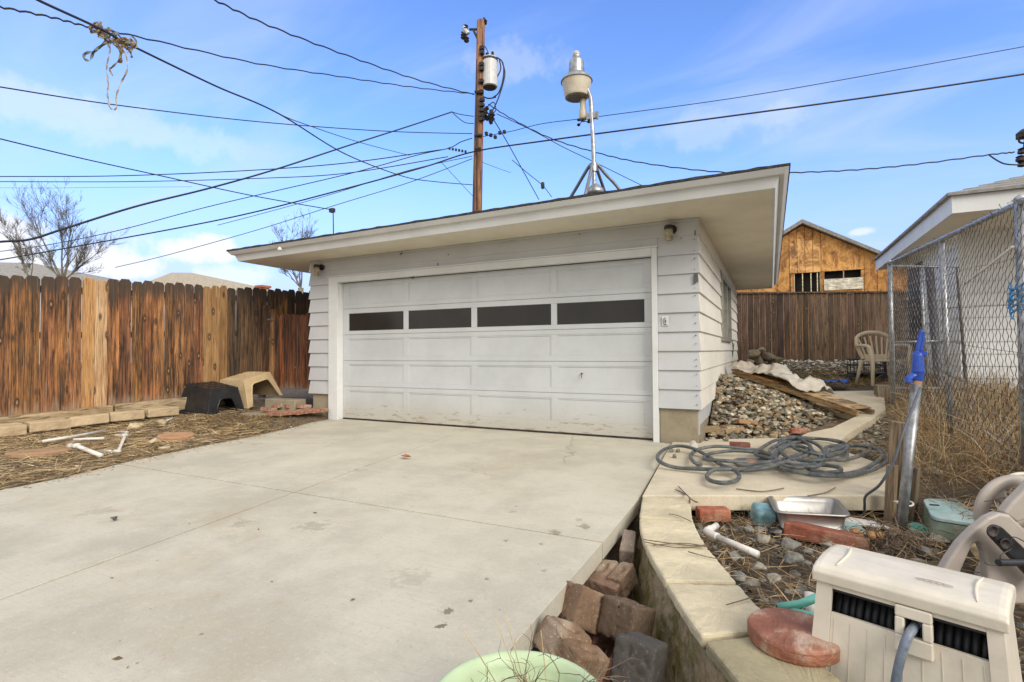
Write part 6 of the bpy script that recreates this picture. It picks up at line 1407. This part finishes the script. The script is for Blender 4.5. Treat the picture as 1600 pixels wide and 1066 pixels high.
q = MB(); ax0, ax1 = rp(590, 585, 2.2), rp(1000, 1000, 2.2); dirc = (ax1 - ax0).normalized(); per = dirc.cross(fw3).normalized()
out = []
for a in np.linspace(math.pi / 2, 3 * math.pi / 2, 12): out.append(ax0 + dirc * (.030 * math.cos(a)) + per * (.030 * math.sin(a)))
out += [ax1 - per * .038, ax1 + per * .038]
q.prism(out, -fw3 * .03); CK = q.build('crank', MAT['black'], RC_, bevel=.006, seg=3)
for (x, y, r_) in ((590, 585, .021), (690, 690, .019)):
    q = MB(); c = rp(x, y, 2.165); Mz = Matrix.Rotation(R(90), 3, 'X'); Mz = Matrix.Rotation(math.atan2(fw3.y, fw3.x) - math.pi / 2, 3, 'Z') @ Mz
    q.lathe([(r_, -.004), (r_ + .004, .003), (r_ + .001, .006), (r_ - .003, .003), (r_ * .6, -.006), (0, -.006)], c, 20, Mz); q.build('crank_boss', MAT['rust'], CK, smooth=True)
q = MB(); q.tube([rp(640, 850, 2.10), rp(940, 850, 2.16)], .0135, 14); q.build('grip', MAT['black'], CK)
q = MB(); P = smooth_pts([rp(740, 130, 2.9), rp(790, 115, 2.9), rp(860, 112, 2.9), rp(940, 125, 2.9)], 5); q.tube(P, .012, 8); q.build('rear_handle', MAT['beige'], RC_, smooth=True)
q = MB(); q.tube(smooth_pts([rp(655, 820, 2.08), rp(665, 780, 2.08), rp(740, 740, 2.09), rp(755, 700, 2.09), rp(745, 655, 2.1), rp(765, 635, 2.1), rp(820, 655, 2.12), rp(900, 700, 2.14)], 6), .0022, 5); q.tube([rp(525, 850, 2.1), rp(560, 868, 2.1), rp(640, 872, 2.1)], .0022, 5)
q.tube(smooth_pts([rp(525, 338, 2.42), rp(620, 325, 2.42), rp(680, 310, 2.42), rp(730, 335, 2.42)], 5), .0022, 5); o = q.build('tie_wire', MAT['rust']); tag(o, 'bent thin rusty wire hooked on the black crank of the reel cart', 'wire')
q = MB(); q.rock((0, 0, 0), (.10, .09, .10), proto=3, col=(1.9, 1.5, .95)); o = q.build('tan_rock', MAT['rock']); o.location = dp(1532, 862, 2.7); tag(o, 'tan pitted rock seen through the leg of the reel cart', 'rock')

# ------------------------------------------------------------------ green pot with dead plants
pc = Vector((-.535, 1.10, -.12)); pr_ = .205
PTT = thing('green_pot', pc, 'pale green plastic planter pot holding dead twigs at the bottom edge', 'plant pot')
q = MB(); q.lathe([(.0, 0), (.13, 0), (.145, .02), (.185, .30), (.19, .335), (.205, .34), (.212, .352), (.210, .368), (.203, .372), (.192, .366), (.182, .34), (.178, .32), (.170, .312), (.160, .24), (.155, .16)], pc, 56); q.build('pot_wall', MAT['pot'], PTT, smooth=True)
q = MB(); n = 26; vs = [pc + Vector((0, 0, .2))]; 
for rr3 in (.06, .11, .162):
    for k in range(n): a = 2 * math.pi * k / n; vs.append(pc + Vector((rr3 * math.cos(a), rr3 * math.sin(a), .19 + .03 * mnoise.noise(Vector((rr3 * 20, a * 2, 0))))))
q.add(vs, [(0, 1 + k, 1 + (k + 1) % n) for k in range(n)] + [(1 + j * n + k, 1 + (j + 1) * n + k, 1 + (j + 1) * n + (k + 1) % n, 1 + j * n + (k + 1) % n) for j in range(2) for k in range(n)]); q.build('potting_soil', MAT['ground'], PTT)
m = MB(); random.seed(77)
def twig(mb, p, d, L, r, lv=0):
    pts = [p]; rr = [r]; dd = d.normalized()
    for i in range(5): dd = (dd + Vector((random.gauss(0, .22), random.gauss(0, .22), random.gauss(0, .12)))).normalized(); p = p + dd * L / 5; pts.append(p); rr.append(r * (1 - .13 * (i + 1)))
    mb.tube(pts, rr, 5)
    if lv < 2:
        for k in range(3): j = random.randint(1, 5); twig(mb, pts[j], (dd + Vector((random.gauss(0, .8), random.gauss(0, .8), random.gauss(0, .5)))), L * .45, r * .55, lv + 1)
for i in range(30):
    a = random.uniform(0, 6.28); twig(m, pc + Vector((.11 * math.cos(a), .04 + .09 * math.sin(a), .19)), Vector((random.gauss(0, .35), random.gauss(0, .35), 1)), random.uniform(.12, .26), .0026)
twig(m, pc + Vector((.02, .03, .2)), Vector((.75, .55, .75)), .30, .0042); twig(m, pc + Vector((.03, .0, .2)), Vector((.2, .5, 1)), .28, .004)
m.build('dead_twigs', MAT['twig'], PTT)
m = MB()
for i in range(220):
    a = random.uniform(0, 6.28); c = pc + Vector((.13 * random.random() * math.cos(a), .13 * random.random() * math.sin(a), .19)); e_ = c + Vector((random.gauss(0, .05), random.gauss(0, .05), random.uniform(.03, .16))); m.tube([c, (c + e_) / 2 + Vector((random.gauss(0, .01), random.gauss(0, .01), .01)), e_], .0012, 3, cap=False)
for (px, py) in ((773, 965), (790, 962), (845, 985), (725, 985)): c = pc + Vector((random.uniform(-.08, .08), random.uniform(-.02, .1), .19)); m.tube(smooth_pts([c, c.lerp(dp(px, py, 1.3), .5) + Vector((.01, 0, 0)), dp(px, py, 1.3)], 5), .0013, 4)
m.build('dry_stems', MAT['straw'], PTT)

# ------------------------------------------------------------------ shelters, bricks and junk on the left
def tub(label, A, B, z0, zl, dpth, hh, mat, tilt_b=0.0, lean_back=0.0, name='plastic_shelter', inset=.10, arch_h=.62, arch_w=(.26, .78)):
    """tapered tray turned upside down with an arched doorway in its front (A-B) side"""
    T = thing(name, (A.x, A.y, z0), label, 'plastic shelter')
    e1 = (B - A); Wd = e1.length; e1.normalize(); h2 = Vector((e1.x, e1.y, 0)).normalized(); e2 = Vector((-h2.y, h2.x, 0)); e2 = e2 if e2.x < 0 else -e2; e2 = (e2 + Vector((0, 0, lean_back))).normalized(); e3 = e1.cross(e2).normalized(); e3 = e3 if e3.z > 0 else -e3
    def L(a, b, c): return A + e1 * a + e2 * b + e3 * c
    q = MB(); i_ = inset; TW0, TW1, TD0, TD1 = i_, Wd - i_, i_ * .7, dpth - i_
    aw0, aw1 = Wd * arch_w[0], Wd * arch_w[1]; ah = hh * arch_h
    def F(u, w): # front sloping face point
        t = w / hh; return L(lerp(u, lerp(TW0, TW1, u / Wd), t), lerp(0, TD0, t), w)
    # front face as strips round the arch
    inner = [(aw0, 0), (aw0 + .02, ah * .55), (aw0 + .06, ah * .92), (aw0 + .11, ah), (aw1 - .11, ah), (aw1 - .06, ah * .92), (aw1 - .02, ah * .55), (aw1, 0)]
    outer = [(0, 0), (0, hh * .55), (0, hh), (Wd * .3, hh), (Wd * .7, hh), (Wd, hh), (Wd, hh * .55), (Wd, 0)]
    vs = [F(*p) for p in outer] + [F(*p) for p in inner]; q.add(vs, [(k, k + 1, 8 + k + 1, 8 + k) for k in range(7)])
    C0 = [L(0, 0, 0), L(Wd, 0, 0), L(Wd, dpth, 0), L(0, dpth, 0)]; C1 = [L(TW0, TD0, hh), L(TW1, TD0, hh), L(TW1, TD1, hh), L(TW0, TD1, hh)]
    q.add(C0 + C1, [(1, 2, 6, 5), (2, 3, 7, 6), (3, 0, 4, 7), (4, 5, 6, 7)])
    bmx = q; o = q.build('shell', mat, T, solid=.014)
    o.modifiers['thick'].offset = 0
    w = o.modifiers.new('weld', 'WELD'); w.merge_threshold = .002
    o.modifiers.move(1, 0); b_ = o.modifiers.new('bevel', 'BEVEL'); b_.width = .03; b_.segments = 3; b_.limit_method = 'ANGLE'; b_.angle_limit = R(30)
    # door lip, side bands, raised squares on the top
    q = MB(); P = [F(*p) - e2 * .006 for p in inner]; q.tube(P, .012, 6); q.build('door_lip', mat, T, smooth=True)
    q = MB()
    for f in (.30, .62):
        a = [lerp(C0[k].x, C1[k].x, f) for k in range(4)]; P = [C0[k].lerp(C1[k], f) for k in range(4)]
        q.tube([P[1], P[2], P[3], P[0]], .008, 6)
    q.tube([C0[1], C0[2], C0[3], C0[0]], .014, 6); q.build('side_band', mat, T)
    q = MB()
    for i in range(4):
        for j in range(4):
            c = L(lerp(TW0, TW1, .14 + .24 * i), lerp(TD0, TD1, .14 + .24 * j), hh + .006); q.box(c, (.085, .085, .010), Matrix((e1, e2, e3)).transposed())
    build_parts(q, 'raised_square', mat, T, bevel=.003)
    return T
A = at(323, 655, .06); B = dp(383, 645, A.dot(fw3) + .55)
tub('upturned black plastic shelter with an arched doorway resting on the concrete blocks', A, B, .06, 0, .80, .42, MAT['black'], lean_back=.13, arch_w=(.22, .80), arch_h=.66)
A = at(388, 638, .16); B = dp(441, 617, A.dot(fw3) + .62)
tub('upturned tan plastic shelter with an arched doorway beside the brick steps', A, B, .16, 0, .75, .44, MAT['tan'], lean_back=.0, arch_w=(.12, .9), arch_h=.80)
# low brick planter wall by the garage
q = MB(); q.prism([at(432, 661, .0), at(515, 653, .0), (-7.35, 6.17, .0), (-7.35, 5.35, .0)], (0, 0, .13)); o = q.build('step_wall', MAT['found'], bevel=.01); tag(o, 'low concrete step wall between the tan shelter and the garage corner', 'step')
random.seed(15)
for i in range(6):
    t = (i + .5) / 6; c = at(436, 648, .15).lerp(at(512, 641, .15), t); q = MB(); v = random.uniform(.75, 1.1); q.box((0, 0, 0), (.155, .30, .05), col=(v * .95, v * 1.35, v * 1.5)); o = q.build('step_brick', MAT['brick'], bevel=.006); o.location = c + Vector((-.13, .0, .0)); o.rotation_euler = (random.uniform(-.03, .03), random.uniform(-.03, .03), R(90 + random.uniform(-4, 4)) + .1); tag(o, '%s brick in the row capping the low step wall left of the garage' % ('nearest', 'second nearest', 'third', 'fourth', 'fifth', 'farthest')[i], 'brick', 'bricks capping the step wall')
q = MB(); q.span((-7.55, 5.95, .0), (-6.85, 6.18, .30)); o = q.build('upper_step', MAT['found'], bevel=.012); tag(o, 'higher dark concrete block step against the gate and garage corner', 'step')
for i, (px, py, z, rz_, lab) in enumerate(((436, 634, .2, 20, 'leftmost loose pinkish brick on the step behind the row'), (457, 634, .2, 4, 'middle loose pinkish brick on the step'), (475, 635, .2, -8, 'rightmost loose pale brick on the step'), (446, 627, .26, 60, 'broken brick lying on top of the loose bricks'), (420, 640, .17, 30, 'brick inside the mouth of the tan shelter'))):
    brick(px, py, z, (.22, .11, .06), rz_ + 60, lab, (1.0, 1.5, 1.7), 'brick', (random.uniform(-8, 8), random.uniform(-8, 8)))
# discs, pipes, rocks in the straw
def disc(px, py, z, r, lab, colv):
    q = MB(); q.lathe([(0, -.03), (r * .97, -.03), (r, -.02), (r, .014), (r * .96, .022), (0, .024)], (0, 0, 0), 30, col=colv); o = q.build('round_paver', MAT['block']); o.location = at(px, py, z); o.rotation_euler = (random.uniform(-.05, .05), random.uniform(-.05, .05), 0); tag(o, lab, 'round paver', 'round pink pavers in the straw')
disc(275, 682, .075, .19, 'round pinkish paver lying near the driveway below the black shelter', (1.15, .82, .70)); disc(62, 707, .055, .26, 'round pinkish paver half buried in straw at the far left', (1.0, .78, .68)); disc(250, 673, .035, .16, 'darker round paver almost buried behind the pink one', (.8, .62, .5))
def pvc(pts, r, lab, z=.05, cat='pipe', fit=()):
    q = MB(); P = [at(x, y, z + dz_) for x, y, dz_ in pts]; q.tube(P, r, 10); o = q.build('pvc_pipe', MAT['pvc'], smooth=True); tag(o, lab, cat)
    for i in fit: f_ = MB(); d0 = (P[i - 1] - P[i]).normalized() if i else (P[1] - P[0]).normalized(); f_.tube([P[i] - d0 * .03, P[i] + d0 * .045], r * 1.35, 10); f_.build('pipe_joint', MAT['pvc'], o, smooth=True)
pvc([(66, 690, 0), (110, 683, .01), (166, 673, .0)], .017, 'long thin white pipe lying in the straw parallel to the blocks', z=.10); pvc([(115, 687, 0), (163, 685, .0)], .015, 'second thin white pipe in the straw below the long one', z=.09)
pvc([(112, 697, .02), (120, 697, .02), (158, 712, -.01)], .022, 'short thick white pipe with a capped end in the straw', fit=(0, 1), z=.06)
pvc([(158, 705, .0), (184, 706, .0), (198, 676, .03), (185, 675, .03)], .017, 'white pipe assembly bent in a Z shape in the straw', fit=(1, 2)); pvc([(180, 681, .02), (196, 681, .02)], .017, 'stub of white pipe joined beside the Z shaped assembly', fit=(1,)); pvc([(255, 659, .03), (277, 652, .03)], .012, 'thin white pipe end beside the rock below the black shelter', z=.10)
for i, (px, py, s, fl_, lab) in enumerate(((211, 667, .26, .5, 'pale tan rock beside the white pipe assembly'), (251, 664, .24, .7, 'angular tan rock before the black shelter'), (242, 690, .18, .5, 'flat pale rock next to the pink round paver'), (257, 700, .12, .5, 'small tan rock near the driveway edge below the pink paver'))):
    q = MB(); q.rock((0, 0, 0), (s, s * .75, s * fl_), proto=i + 4, col=(1.75, 1.5, 1.1)); o = q.build('tan_rock', MAT['rock'], bevel=.01); o.location = at(px, py, .105); tag(o, lab, 'rock')
o = scatter_blades('tub_thatch', 1600, (-7.4, -6.0, 4.2, 5.5), (.03, .1), (.005, .010), (.0, .03), [(.5, .45, .25), (.75, .6, .35), (.35, .3, .2)], 'mossy brown thatch on the soil in front of the two shelters', up=.5, seed=21, mask=lambda x, y: 1 if x < drive_left(y) - .02 else 0)
m = MB(); random.seed(55)
for i in range(34):
    px, py = random.uniform(120, 1000), random.uniform(700, 1060); p = at(px, py, .003)
    if p.x > -.9 or p.x < drive_left(p.y) + .05: continue
    sz = random.uniform(.003, .010) if random.random() < .85 else random.uniform(.012, .02); a = random.uniform(0, 6.28)
    d_ = Vector((math.cos(a), math.sin(a), 0)); e_ = Vector((-d_.y, d_.x, 0)); m.add([p - d_ * sz, p + e_ * sz * .4 + Vector((0, 0, sz * .25)), p + d_ * sz, p - e_ * sz * .35], [(0, 1, 2, 3)], random.choice(((.35, .28, .22), (.6, .5, .4), (.25, .22, .2))))
for i in range(260):
    y = random.uniform(2.0, 6.1); p = Vector((drive_left(y) + abs(random.gauss(0, .12)), y, .004)); sz = random.uniform(.004, .018); a = random.uniform(0, 6.28); d_ = Vector((math.cos(a), math.sin(a), 0)); e_ = Vector((-d_.y, d_.x, 0)); m.add([p - d_ * sz, p + e_ * sz * .3 + Vector((0, 0, sz * .3)), p + d_ * sz, p - e_ * sz * .3], [(0, 1, 2, 3)], random.choice(((.35, .28, .22), (.9, .8, .7), (.45, .36, .3))))
o = m.build('leaf_crumbs', MAT['straw']); tag(o, 'crumbs of leaf and dirt scattered on the driveway slab', 'debris', kind='stuff')
# vine stems lying over the capstones
m = MB(); random.seed(8)
for pts in ([(1005, 843), (1040, 848), (1090, 853), (1110, 848)], [(1008, 847), (1060, 856), (1108, 852)], [(1075, 862), (1100, 869), (1125, 874)], [(1045, 803), (1060, 806), (1080, 815)], [(1135, 945), (1160, 938), (1185, 930)], [(1020, 852), (1070, 849), (1112, 856)]):
    m.tube(smooth_pts([at(x, y, .045) for x, y in pts], 6), .0028, 4)
for pts in ([(1055, 765), (1075, 775), (1078, 786)], [(1060, 760), (1080, 780), (1090, 785)], [(1150, 764), (1190, 768), (1225, 763)], [(1262, 775), (1290, 770), (1305, 762)]): m.tube(smooth_pts([at(x, y, .04) for x, y in pts], 6), .005, 4)
o = m.build('vine_stems', MAT['twig']); tag(o, 'thin dead vine stems trailing over capstones and the walkway edge', 'vine stems', kind='stuff')
